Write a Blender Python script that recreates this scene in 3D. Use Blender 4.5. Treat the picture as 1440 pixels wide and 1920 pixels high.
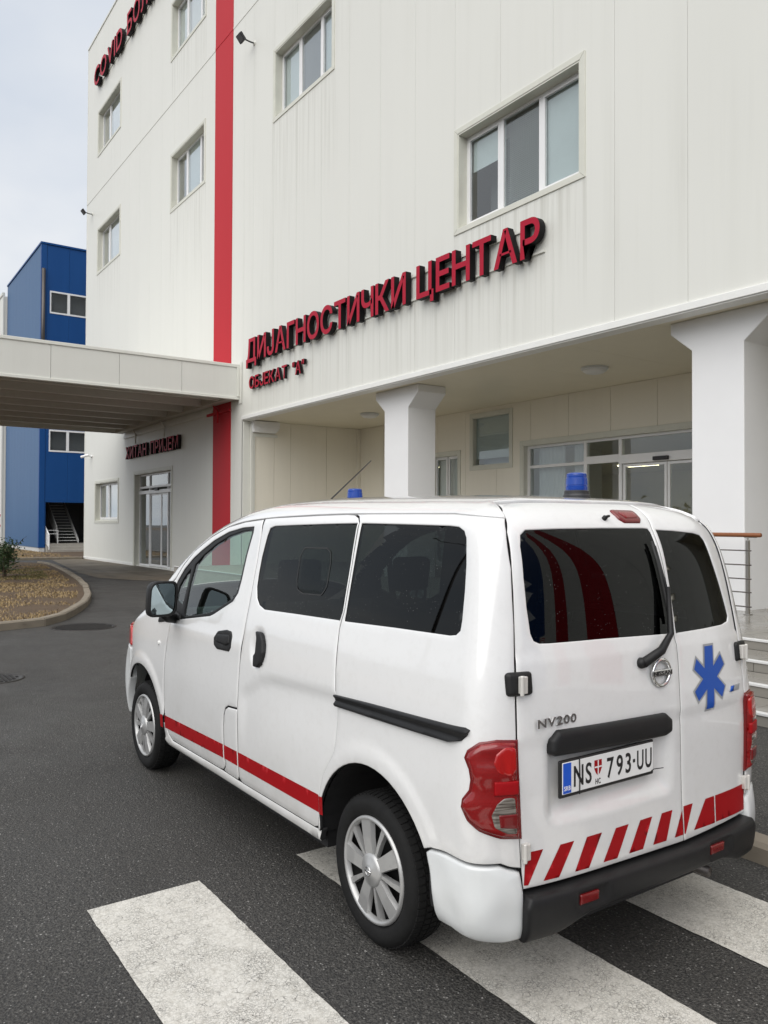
import bpy, bmesh, math, random
import numpy as np
from mathutils import Vector, Matrix
from mathutils.geometry import delaunay_2d_cdt

for _o in list(bpy.data.objects):
    bpy.data.objects.remove(_o, do_unlink=True)
scene = bpy.context.scene
COL = scene.collection
R = math.radians
rnd = random.Random(7)

# ---------------------------------------------------------------- camera
CAM_H, CAM_YAW, CAM_PITCH, CAM_ROLL, CAM_F = 1.6675, R(55.2), R(0.88), R(0.2246), 1506.82
fw = Vector((-math.sin(CAM_YAW)*math.cos(CAM_PITCH), math.cos(CAM_YAW)*math.cos(CAM_PITCH), math.sin(CAM_PITCH)))
rt = Vector((math.cos(CAM_YAW), math.sin(CAM_YAW), 0)); up = rt.cross(fw)
rt2 = rt*math.cos(CAM_ROLL) + up*math.sin(CAM_ROLL); up2 = up*math.cos(CAM_ROLL) - rt*math.sin(CAM_ROLL)
cam = bpy.data.cameras.new('camera'); cam_o = bpy.data.objects.new('camera', cam); COL.objects.link(cam_o)
cam.sensor_fit = 'VERTICAL'; cam.sensor_height = 36.0; cam.lens = 36.0 * CAM_F / 1920.0
cam.clip_start = 0.05; cam.clip_end = 2000
mw = Matrix((( rt2.x, up2.x, -fw.x, 0), (rt2.y, up2.y, -fw.y, 0), (rt2.z, up2.z, -fw.z, CAM_H), (0, 0, 0, 1)))
cam_o.matrix_world = mw
scene.camera = cam_o

# ---------------------------------------------------------------- sky, sun, exposure
SUN_EL, SUN_AZ = R(50), R(152)      # azimuth: direction the light comes from, clockwise from +Y
world = bpy.data.worlds.new('World'); scene.world = world; world.use_nodes = True
wn, wl = world.node_tree.nodes, world.node_tree.links
wn.clear()
sky = wn.new('ShaderNodeTexSky'); sky.sky_type = 'NISHITA'; sky.sun_disc = False
sky.sun_elevation = SUN_EL; sky.sun_rotation = SUN_AZ; sky.air_density = 1.0; sky.dust_density = 3.0
tc = wn.new('ShaderNodeTexCoord')
sep = wn.new('ShaderNodeSeparateXYZ'); wl.new(tc.outputs['Generated'], sep.inputs[0])
zz = wn.new('ShaderNodeMath'); zz.operation = 'MAXIMUM'; zz.inputs[1].default_value = 0.0; wl.new(sep.outputs['Z'], zz.inputs[0])
za = wn.new('ShaderNodeMath'); za.operation = 'ADD'; za.inputs[1].default_value = 0.25; wl.new(zz.outputs[0], za.inputs[0])
dv = wn.new('ShaderNodeVectorMath'); dv.operation = 'DIVIDE'; wl.new(tc.outputs['Generated'], dv.inputs[0])
cb = wn.new('ShaderNodeCombineXYZ')
for i in range(3): wl.new(za.outputs[0], cb.inputs[i])
wl.new(cb.outputs[0], dv.inputs[1])
cn = wn.new('ShaderNodeTexNoise'); cn.inputs['Scale'].default_value = 1.5; cn.inputs['Detail'].default_value = 5.0
cn.inputs['Roughness'].default_value = 0.5; wl.new(dv.outputs[0], cn.inputs['Vector'])
cr = wn.new('ShaderNodeValToRGB'); wl.new(cn.outputs['Fac'], cr.inputs[0])
cr.color_ramp.elements[0].position = 0.36; cr.color_ramp.elements[0].color = (3.05, 3.32, 3.72, 1)
cr.color_ramp.elements[1].position = 0.60; cr.color_ramp.elements[1].color = (3.95, 4.05, 4.18, 1)
cmx = wn.new('ShaderNodeMix'); cmx.data_type = 'RGBA'; cmx.inputs['Factor'].default_value = 0.93
wl.new(sky.outputs[0], cmx.inputs['A']); wl.new(cr.outputs[0], cmx.inputs['B'])
bg = wn.new('ShaderNodeBackground'); bg.inputs['Strength'].default_value = 0.115
wl.new(cmx.outputs['Result'], bg.inputs['Color'])
wo = wn.new('ShaderNodeOutputWorld'); wl.new(bg.outputs[0], wo.inputs['Surface'])

sun = bpy.data.lights.new('sun', 'SUN'); sun.energy = 1.5; sun.angle = R(80); sun.color = (1.0, 0.97, 0.93)
sun_o = bpy.data.objects.new('sun', sun); COL.objects.link(sun_o)
sd = Vector((math.sin(SUN_AZ)*math.cos(SUN_EL), math.cos(SUN_AZ)*math.cos(SUN_EL), math.sin(SUN_EL)))
sun_o.rotation_euler = sd.to_track_quat('Z', 'Y').to_euler(); sun_o.location = (0, -20, 40)

scene.view_settings.view_transform = 'Standard'; scene.view_settings.look = 'None'
scene.view_settings.gamma = 1.0; scene.view_settings.use_curve_mapping = False
scene.view_settings.exposure = 0.90
scene.render.engine = 'CYCLES'
scene.cycles.max_bounces = 10; scene.cycles.transparent_max_bounces = 16; scene.cycles.caustics_reflective = False
scene.cycles.caustics_refractive = False; scene.cycles.use_denoising = True

# ---------------------------------------------------------------- materials
MATS = {}
class NT:
    """tiny node-tree helper"""
    def __init__(s, name):
        s.m = bpy.data.materials.new(name); s.m.use_nodes = True
        s.n = s.m.node_tree.nodes; s.l = s.m.node_tree.links
        s.b = s.n['Principled BSDF']; s.out = s.n['Material Output']
        s._pos = None
    def add(s, t, **kw):
        x = s.n.new(t)
        for k, v in kw.items(): setattr(x, k, v)
        return x
    def pos(s):
        if s._pos is None: s._pos = s.add('ShaderNodeNewGeometry').outputs['Position']
        return s._pos
    def mapped(s, scale):
        mp = s.add('ShaderNodeMapping'); s.l.new(s.pos(), mp.inputs['Vector'])
        mp.inputs['Scale'].default_value = scale if hasattr(scale, '__len__') else (scale,)*3
        return mp.outputs[0]
    def noise(s, scale, detail=4, rough=.55, dist=0):
        x = s.add('ShaderNodeTexNoise'); s.l.new(s.mapped(scale), x.inputs['Vector'])
        x.inputs['Scale'].default_value = 1.0; x.inputs['Detail'].default_value = detail
        x.inputs['Roughness'].default_value = rough; x.inputs['Distortion'].default_value = dist
        return x.outputs['Fac']
    def voro(s, scale, feature='F1', out='Distance', rnd=1.0):
        x = s.add('ShaderNodeTexVoronoi', feature=feature); s.l.new(s.mapped(scale), x.inputs['Vector'])
        x.inputs['Scale'].default_value = 1.0; x.inputs['Randomness'].default_value = rnd
        return x.outputs[out]
    def ramp(s, fac, stops):
        x = s.add('ShaderNodeValToRGB'); s.l.new(fac, x.inputs[0])
        e = x.color_ramp.elements
        while len(e) < len(stops): e.new(0.5)
        for i, (p, c) in enumerate(stops):
            e[i].position = p; e[i].color = (c, c, c, 1) if not hasattr(c, '__len__') else (*c, 1)
        return x.outputs[0]
    def mix(s, fac, a, b, mode='MIX'):
        x = s.add('ShaderNodeMix', data_type='RGBA', blend_type=mode)
        for k, v in (('Factor', fac), ('A', a), ('B', b)):
            if hasattr(v, 'is_linked') or hasattr(v, 'node'): s.l.new(v, x.inputs[k])
            elif k == 'Factor': x.inputs[k].default_value = v
            else: x.inputs[k].default_value = (*v, 1) if hasattr(v, '__len__') else (v, v, v, 1)
        return x.outputs['Result']
    def math(s, op, a, b=None, clamp=False):
        x = s.add('ShaderNodeMath', operation=op, use_clamp=clamp)
        for i, v in enumerate((a, b)):
            if v is None: continue
            if hasattr(v, 'node'): s.l.new(v, x.inputs[i])
            else: x.inputs[i].default_value = v
        return x.outputs[0]
    def bump(s, h, strength=.3, dist=.01):
        x = s.add('ShaderNodeBump'); x.inputs['Strength'].default_value = strength; x.inputs['Distance'].default_value = dist
        s.l.new(h, x.inputs['Height']); s.l.new(x.outputs[0], s.b.inputs['Normal'])
    def base(s, c):
        if hasattr(c, 'node'): s.l.new(c, s.b.inputs['Base Color'])
        else: s.b.inputs['Base Color'].default_value = (*c, 1)
    def set(s, **kw):
        for k, v in kw.items():
            i = s.b.inputs[k.replace('_', ' ')]
            if hasattr(v, 'node'): s.l.new(v, i)
            else: i.default_value = v
def simple(name, col, rough=.5, metal=0., coat=0., var=.06, scale=6., spec=.5, bump=0., bscale=60.):
    t = NT(name)
    t.base(t.mix(t.noise(scale), tuple(max(0, c*(1-var)) for c in col), tuple(min(1, c*(1+var)) for c in col)))
    t.set(Roughness=rough, Metallic=metal, Coat_Weight=coat); t.b.inputs['Specular IOR Level'].default_value = spec
    if bump: t.bump(t.noise(bscale, 3), bump, .004)
    MATS[name] = t.m; return t.m
def glass(name, tint, refl=1.6, ior=1.5, wet=False):
    t = NT(name); t.n.remove(t.b)
    tr = t.add('ShaderNodeBsdfTransparent'); tr.inputs[0].default_value = (*tint, 1)
    gl = t.add('ShaderNodeBsdfGlossy'); gl.inputs['Roughness'].default_value = .012
    gl.inputs['Color'].default_value = (.95, .97, .97, 1)
    fr = t.add('ShaderNodeFresnel'); fr.inputs[0].default_value = ior
    geo = t.add('ShaderNodeNewGeometry')
    f = t.math('MULTIPLY', t.math('MULTIPLY', fr.outputs[0], refl, True), t.math('SUBTRACT', 1.0, geo.outputs['Backfacing']))
    # slight waviness of real panes
    bp = t.add('ShaderNodeBump'); bp.inputs['Strength'].default_value = .05; bp.inputs['Distance'].default_value = .004
    t.l.new(t.noise(2.2, 1), bp.inputs['Height']); t.l.new(bp.outputs[0], gl.inputs['Normal'])
    mx = t.add('ShaderNodeMixShader'); t.l.new(f, mx.inputs[0]); t.l.new(tr.outputs[0], mx.inputs[1]); t.l.new(gl.outputs[0], mx.inputs[2])
    last = mx.outputs[0]
    if wet:   # dried rain spots
        df = t.add('ShaderNodeBsdfDiffuse'); df.inputs[0].default_value = (.5, .5, .48, 1)
        v = t.ramp(t.voro(70.), [(.0, 1), (.10, 1), (.14, 0), (1, 0)])
        keep = t.ramp(t.noise(9.), [(.5, 0), (.62, .55)])
        k = t.math('MULTIPLY', t.math('MULTIPLY', v, keep), .35)
        m2 = t.add('ShaderNodeMixShader'); t.l.new(k, m2.inputs[0]); t.l.new(last, m2.inputs[1]); t.l.new(df.outputs[0], m2.inputs[2]); last = m2.outputs[0]
    t.l.new(last, t.out.inputs['Surface'])
    MATS[name] = t.m; return t.m

def make_materials():
    # coated wall sandwich panels: off-white with faint grime runs
    def panel(name, col, streak, runs=()):
        t = NT(name)
        big = t.noise((.35, .35, .2), 3)
        c = t.mix(big, tuple(x*.955 for x in col), tuple(min(1, x*1.03) for x in col))
        run = t.ramp(t.noise((3.2, 3.2, .10), 5, .62), [(.50, 0), (.72, 1)])
        run2 = t.ramp(t.noise((9., 9., .22), 3, .6), [(.52, 0), (.75, 1)])
        zone = t.ramp(t.noise((.25, .25, .35), 2), [(.42, .12), (.66, 1)])
        f = t.math('MULTIPLY', t.math('ADD', t.math('MULTIPLY', run, .65), t.math('MULTIPLY', run2, .45)), zone)
        f = t.math('MULTIPLY', f, streak, True)
        if runs:
            xyz = t.add('ShaderNodeSeparateXYZ'); t.l.new(t.pos(), xyz.inputs[0]); X, Z = xyz.outputs['X'], xyz.outputs['Z']
            acc = None
            for x0, x1, zt, ln in runs:
                inx = t.math('MULTIPLY', t.math('GREATER_THAN', X, x0), t.math('LESS_THAN', X, x1))
                dz = t.math('DIVIDE', t.math('SUBTRACT', zt, Z), ln)
                m = t.math('MULTIPLY', inx, t.math('MULTIPLY', t.math('GREATER_THAN', dz, 0.), t.math('SUBTRACT', 1., dz, True)))
                acc = m if acc is None else t.math('MAXIMUM', acc, m)
            fine_run = t.ramp(t.noise((7.5, 7.5, .16), 5, .65), [(.46, 0), (.66, 1)])
            f = t.math('MAXIMUM', f, t.math('MULTIPLY', t.math('MULTIPLY', acc, fine_run), .42))
        c = t.mix(f, c, (.36, .35, .29))
        t.base(c); t.set(Roughness=.42); t.b.inputs['Specular IOR Level'].default_value = .35
        t.bump(t.noise((1.4, 1.4, .8), 2), .05, .02)
        MATS[name] = t.m
    panel('wall_panel', (.73, .73, .68), .11, [(-27.9, -24.6, 12.75, 3.4), (-27.9, -24.6, 18.2, 2.2), (-37.3, -33.8, 12.9, 2.), (-19.9, -16.5, 12.7, 3.2)])
    # the run-down grime under the big letters and above the overhang edge
    panel('wall_panel_grimy', (.725, .725, .675), .22, [(-21.2, -9.4, 6.25, 1.9), (-12., -8.7, 7.28, 2.2), (-19.9, -16.5, 12.7, 3.2)])
    panel('recess_panel', (.82, .78, .675), .10)
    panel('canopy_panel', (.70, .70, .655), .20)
    simple('trim', (.71, .71, .655), .4, var=.04)
    simple('trim_stained', (.64, .64, .565), .45, var=.10, scale=3.)
    simple('base_flashing', (.80, .80, .77), .4)
    simple('column_paint', (.80, .80, .80), .65, var=.03, scale=2.5, bump=.15, bscale=9.)
    t = NT('red_panel'); t.base(t.mix(t.noise((.6, .6, .15), 3), (.46, .012, .020), (.52, .018, .028))); t.set(Roughness=.5); t.b.inputs['Specular IOR Level'].default_value = .2; MATS['red_panel'] = t.m
    simple('red_letter', (.40, .008, .030), .5, var=.08, scale=3., spec=.2)
    simple('black_letter', (.008, .007, .0075), .55, spec=.2)
    simple('white_frame', (.80, .80, .80), .3, var=.02)
    simple('grey_frame', (.62, .63, .63), .32, var=.03)
    simple('gasket', (.02, .02, .02), .6)
    simple('blind', (.62, .66, .66), .6, var=.04)
    simple('slat', (.42, .43, .42), .6, var=.04)
    simple('curtain', (.62, .63, .62), .85, var=.08, scale=2.)
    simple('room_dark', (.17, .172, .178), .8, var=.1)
    simple('room_wall', (.55, .55, .52), .8, var=.04)
    simple('room_floor', (.28, .27, .25), .35, var=.08)
    simple('soffit', (.74, .69, .545), .38, var=.04, scale=1.5)
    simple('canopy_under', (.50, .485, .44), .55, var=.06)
    simple('lamp_glass', (.72, .72, .70), .3, var=.02)
    simple('grey_lens', (.10, .10, .105), .3)
    simple('black_metal', (.022, .022, .024), .45, var=.2)
    simple('steel', (.42, .40, .37), .32, metal=1., var=.05)
    simple('steel_dark', (.10, .09, .085), .4, metal=.6, var=.1)
    t = NT('wood'); g = t.noise((3., 60., 60.), 4); t.base(t.mix(g, (.17, .055, .018), (.28, .10, .034))); t.set(Roughness=.5); MATS['wood'] = t.m
    t = NT('step_tile'); t.base(t.mix(t.noise(1.7, 5), (.19, .178, .155), (.30, .285, .255)));
    t.set(Roughness=t.ramp(t.noise(1.1, 3), [(.35, .10), (.7, .38)])); MATS['step_tile'] = t.m
    simple('grout', (.16, .15, .135), .8)
    simple('nosing', (.66, .66, .65), .4)
    simple('kerb_concrete', (.22, .19, .148), .9, var=.28, scale=4., bump=.4, bscale=80.)
    simple('concrete', (.34, .32, .285), .85, var=.18, scale=5., bump=.35, bscale=80.)
    simple('concrete_light', (.55, .55, .54), .8, var=.1, scale=3.)
    # blue cladding; the second copy has the sky's light painted into its colour
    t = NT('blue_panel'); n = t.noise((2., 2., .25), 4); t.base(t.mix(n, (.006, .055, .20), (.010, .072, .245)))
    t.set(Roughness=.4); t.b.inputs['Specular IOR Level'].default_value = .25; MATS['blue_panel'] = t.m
    t = NT('blue_panel_sky_lit'); n = t.noise((2., 2., .25), 4); t.base(t.mix(n, (.030, .095, .22), (.045, .125, .26)))
    t.set(Roughness=.42); t.b.inputs['Specular IOR Level'].default_value = .25; MATS['blue_panel_sky_lit'] = t.m
    # road
    t = NT('asphalt')
    big = t.noise(.32, 5, .6); mid = t.noise(2.1, 4); fine = t.noise(85., 4, .75); mid2 = t.noise(30., 3, .7)
    c = t.mix(big, (.056, .0535, .0485), (.094, .0905, .083))
    c = t.mix(t.ramp(mid, [(.35, 0), (.8, .5)]), c, (.112, .107, .098))
    c = t.mix(t.ramp(t.noise((.55, .9, .5), 5, .68), [(.48, 0), (.70, .75)]), c, (.034, .0315, .0285))
    c = t.mix(t.ramp(t.noise((.22, .16, .2), 3, .5), [(.45, 0), (.7, .55)]), c, (.062, .057, .050))
    c = t.mix(t.ramp(mid2, [(.36, .55), (.55, 0)]), c, (.030, .029, .028))
    c = t.mix(t.ramp(fine, [(.40, .95), (.56, 0)]), c, (.014, .014, .014))
    c = t.mix(t.ramp(fine, [(.56, 0), (.72, .75)]), c, (.17, .164, .152))
    cell = t.voro(120., out='Color'); sp = t.add('ShaderNodeSeparateColor'); t.l.new(cell, sp.inputs[0])
    specks = t.math('MULTIPLY', t.ramp(sp.outputs[0], [(.93, 0), (.995, 1)]), t.ramp(t.voro(120.), [(.0, 1), (.36, 1), (.52, 0)]))
    c = t.mix(t.math('MULTIPLY', specks, .8), c, (.34, .33, .31))
    cell2 = t.voro(38., out='Color'); sp2 = t.add('ShaderNodeSeparateColor'); t.l.new(cell2, sp2.inputs[0])
    peb = t.math('MULTIPLY', t.ramp(sp2.outputs[1], [(.984, 0), (.99, 1)]), t.ramp(t.voro(38.), [(.0, 1), (.14, 1), (.20, 0)]))
    c = t.mix(peb, c, (.40, .39, .37))
    # thin wandering cracks, only here and there
    vv = t.add('ShaderNodeTexVoronoi', feature='DISTANCE_TO_EDGE'); ad = t.add('ShaderNodeVectorMath', operation='ADD')
    nz = t.add('ShaderNodeTexNoise'); t.l.new(t.mapped(1.6), nz.inputs['Vector']); nz.inputs['Scale'].default_value = 1.; nz.inputs['Detail'].default_value = 6
    t.l.new(t.mapped(.33), ad.inputs[0]); t.l.new(nz.outputs['Color'], ad.inputs[1]); t.l.new(ad.outputs[0], vv.inputs['Vector']); vv.inputs['Scale'].default_value = 1.
    crack = t.math('MULTIPLY', t.ramp(vv.outputs['Distance'], [(0, 1), (.0016, .8), (.004, 0)]), t.ramp(t.noise(.5, 3), [(.52, 0), (.62, .8)]))
    c = t.mix(crack, c, (.015, .015, .015))
    t.base(c); t.set(Roughness=t.ramp(t.noise(1.3, 4), [(.3, .5), (.75, .8)])); t.b.inputs['Specular IOR Level'].default_value = .4
    t.bump(t.math('ADD', t.math('MULTIPLY', t.voro(120.), 1.0), t.math('MULTIPLY', fine, 1.2)), .7, .008)
    MATS['asphalt'] = t.m
    t = NT('asphalt_brown')
    c = t.mix(t.noise((.5, 1.4, .5), 5), (.105, .087, .061), (.165, .138, .100))
    c = t.mix(t.ramp(t.noise((.3, 2.2, 1.), 4), [(.5, 0), (.7, .6)]), c, (.045, .037, .030))
    t.base(c); t.set(Roughness=t.ramp(t.noise(.8, 3), [(.3, .5), (.7, .8)])); t.bump(t.noise(60., 3), .4, .006); MATS['asphalt_brown'] = t.m
    # road paint: worn, cracked
    t = NT('road_paint')
    c = t.mix(t.noise(1.3, 4), (.62, .60, .545), (.70, .68, .625))
    c = t.mix(t.ramp(t.noise(70., 4, .7), [(.42, 0), (.68, .75)]), c, (.43, .41, .36))
    c = t.mix(t.ramp(t.noise(26., 5, .7), [(.50, 0), (.72, .5)]), c, (.40, .375, .32))
    def crk(sc, a, b):
        v = t.add('ShaderNodeTexVoronoi', feature='DISTANCE_TO_EDGE')
        add = t.add('ShaderNodeVectorMath', operation='ADD')
        nz = t.add('ShaderNodeTexNoise'); t.l.new(t.mapped(sc*.9), nz.inputs['Vector']); nz.inputs['Scale'].default_value = 1.; nz.inputs['Detail'].default_value = 4
        sc2 = t.add('ShaderNodeVectorMath', operation='SCALE'); t.l.new(nz.outputs['Color'], sc2.inputs[0]); sc2.inputs['Scale'].default_value = .9
        t.l.new(t.mapped(sc), add.inputs[0]); t.l.new(sc2.outputs[0], add.inputs[1])
        t.l.new(add.outputs[0], v.inputs['Vector']); v.inputs['Scale'].default_value = 1.
        return t.ramp(v.outputs['Distance'], [(0, 1), (a, 1), (b, 0)])
    gate = t.ramp(t.noise(3.3, 3), [(.36, .1), (.60, 1)])
    gate2 = t.ramp(t.noise(7., 4), [(.38, .15), (.62, 1)])
    k = t.math('MULTIPLY', crk(34., .015, .06), t.math('MULTIPLY', gate, t.ramp(t.noise(22., 3), [(.45, 0), (.6, 1)])))
    k2 = t.math('MULTIPLY', crk(80., .03, .12), gate2)
    holes = t.math('MULTIPLY', t.ramp(t.noise(48., 4, .7), [(.60, 0), (.655, 1)]), t.ramp(t.noise(2.0, 3), [(.50, 0), (.66, 1)]))
    pits = t.ramp(t.noise(95., 2), [(.63, 0), (.69, .9)])
    w = t.math('MAXIMUM', t.math('MAXIMUM', t.math('MULTIPLY', k, .75), t.math('MULTIPLY', k2, .55)), t.math('MAXIMUM', holes, t.math('MULTIPLY', pits, gate2)))
    c = t.mix(w, c, (.05, .047, .044))
    t.base(c); t.set(Roughness=.62); t.bump(t.math('SUBTRACT', t.noise(110., 3), t.math('MULTIPLY', w, .8)), .35, .004); MATS['road_paint'] = t.m
    t = NT('iron'); t.base(t.mix(t.noise(20.), (.03, .029, .028), (.07, .065, .06))); t.set(Roughness=.5, Metallic=.6); MATS['iron'] = t.m
    t = NT('soil'); t.base(t.mix(t.noise(3., 6, .65), (.050, .032, .019), (.135, .092, .055))); t.set(Roughness=.95); t.bump(t.noise(26., 5), .8, .03); MATS['soil'] = t.m
    t = NT('dry_grass'); t.base(t.mix(t.noise(5.), (.21, .14, .062), (.45, .335, .165))); t.set(Roughness=.85); MATS['dry_grass'] = t.m
    t = NT('green_grass'); t.base(t.mix(t.noise(8.), (.07, .085, .025), (.15, .15, .05))); t.set(Roughness=.85); MATS['green_grass'] = t.m
    t = NT('leaf'); t.base(t.mix(t.noise(14.), (.018, .042, .013), (.055, .095, .030))); t.set(Roughness=.45); MATS['leaf'] = t.m
    t = NT('far_leaf'); t.base(t.mix(t.noise(.9), (.035, .045, .018), (.085, .085, .04))); t.set(Roughness=.9); MATS['far_leaf'] = t.m
    simple('bark', (.09, .065, .045), .9, var=.2, scale=30.)
    # van
    t = NT('van_paint')
    dirt = t.math('MULTIPLY', t.ramp(t.noise(26., 5, .7), [(.50, 0), (.8, 1)]), .16)
    sepz = t.add('ShaderNodeSeparateXYZ'); t.l.new(t.pos(), sepz.inputs[0])
    low = t.ramp(t.math('ADD', sepz.outputs['Z'], t.math('MULTIPLY', t.noise(4., 4), .35)), [(.40, .75), (.72, .20), (1.0, .05)])
    dots = t.ramp(t.voro(95.), [(0, 1), (.07, 1), (.11, 0)]); dk = t.ramp(t.noise(5.), [(.50, 0), (.7, .6)])
    c = t.mix(t.math('MULTIPLY', t.noise(7., 5), low), (.755, .755, .75), (.36, .335, .29))
    c = t.mix(dirt, c, (.50, .48, .45)); c = t.mix(t.math('MULTIPLY', dots, t.math('MULTIPLY', dk, low)), c, (.25, .22, .19))
    t.base(c); t.set(Roughness=.22, Coat_Weight=1.0, Coat_Roughness=.03); MATS['van_paint'] = t.m
    simple('van_white_plastic', (.63, .645, .643), .32, coat=.5, var=.05, scale=9.)
    simple('van_black_plastic', (.013, .013, .0135), .46, var=.25, scale=25., bump=.12, bscale=300., spec=.3)
    simple('van_inner', (.010, .010, .011), .7)
    simple('van_seat', (.045, .045, .048), .85, var=.2, scale=40.)
    simple('rubber', (.011, .011, .011), .75, var=.5, scale=22., bump=.15, bscale=120., spec=.22)
    simple('hubcap', (.46, .46, .455), .36, metal=.55, var=.10, scale=30.)
    simple('rim_dark', (.010, .010, .010), .7, spec=.2)
    simple('chrome', (.75, .75, .75), .10, metal=1., var=.02)
    simple('hinge_metal', (.70, .68, .64), .35, metal=.3)
    simple('decal_red', (.30, .002, .005), .5, var=.08, scale=8., spec=.25)
    simple('decal_blue', (.005, .075, .40), .4)
    simple('decal_grey', (.32, .33, .34), .35)
    simple('plate_white', (.78, .78, .77), .4, var=.03)
    simple('plate_blue', (.01, .09, .55), .4)
    simple('plate_black', (.012, .012, .012), .45)
    simple('mirror_glass', (.42, .50, .52), .03, metal=1., var=.01)
    simple('lens_red_base', (.15, .004, .005), .25, coat=.4, var=.25, scale=30.)
    t = NT('lens_red'); t.base(t.mix(t.noise((4., 4., 90.), 2), (.20, .003, .004), (.36, .008, .009))); t.set(Roughness=.15, Coat_Weight=.6)
    t.b.inputs['Transmission Weight'].default_value = .25; MATS['lens_red'] = t.m
    t = NT('lens_red_bright'); t.base(t.mix(t.noise((60., 60., 10.), 2), (.26, .003, .0035), (.50, .010, .008))); t.set(Roughness=.15, Coat_Weight=.6); MATS['lens_red_bright'] = t.m
    t = NT('lens_clear'); t.base(t.mix(t.ramp(t.noise((8., 8., 120.), 1), [(.4, 0), (.6, 1)]), (.07, .055, .045), (.22, .20, .175))); t.set(Roughness=.15, Coat_Weight=1.0); MATS['lens_clear'] = t.m
    t = NT('beacon_blue'); t.base(t.mix(t.noise((3., 3., 160.), 1), (.002, .028, .20), (.006, .055, .33))); t.set(Roughness=.2, Coat_Weight=.4); MATS['beacon_blue'] = t.m
    glass('glass_tint', (.042, .047, .048), .62, wet=True)
    glass('glass_pop', (.80, .82, .82), .15)
    glass('glass_clear', (.62, .76, .70), 1.3)
    glass('pane', (.90, .935, .935), 2.8)
    glass('pane_dark', (.80, .82, .82), 2.6)
    t = NT('lit_panel'); t.b.inputs['Emission Color'].default_value = (1., .88, .55, 1); t.b.inputs['Emission Strength'].default_value = 5.0; t.base((.8, .8, .7)); MATS['lit_panel'] = t.m
make_materials()
M = MATS

# ---------------------------------------------------------------- object helpers
def tag(o, label=None, cat=None, group=None, kind=None):
    for k, v in (('label', label), ('category', cat), ('group', group), ('kind', kind)):
        if v: o[k] = v
    return o
def empty(name, loc, label=None, cat=None, group=None, kind=None):
    o = bpy.data.objects.new(name, None); COL.objects.link(o); o.location = loc; o.empty_display_size = .2
    o['wloc'] = [float(q) for q in loc]
    return tag(o, label, cat, group, kind)
def wloc(o):
    return np.array([float(q) for q in o['wloc']]) if o is not None and 'wloc' in o else np.zeros(3)
def link_mesh(name, me, parent=None, base=None):
    o = bpy.data.objects.new(name, me); COL.objects.link(o)
    if parent is not None: o.parent = parent
    o['wloc'] = [float(q) for q in (base if base is not None else wloc(parent))]
    return o
def mesh_obj(name, verts, faces, mat, parent=None, smooth=False, origin=None, fmat=None):
    """verts in world metres; the object's origin sits at its parent's (or at origin)"""
    me = bpy.data.meshes.new(name)
    b = wloc(parent) if parent is not None else np.array(origin if origin is not None else (0, 0, 0), float)
    v = np.asarray(verts, float).reshape(-1, 3) - b
    me.from_pydata(v.tolist(), [], [list(f) for f in faces])
    ms = mat if isinstance(mat, (list, tuple)) else [mat]
    for m in ms: me.materials.append(m)
    if fmat is not None: me.polygons.foreach_set('material_index', list(fmat))
    if smooth: me.polygons.foreach_set('use_smooth', [True]*len(me.polygons))
    me.update()
    o = link_mesh(name, me, parent, b)
    if parent is None and origin is not None: o.location = origin
    return o
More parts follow.
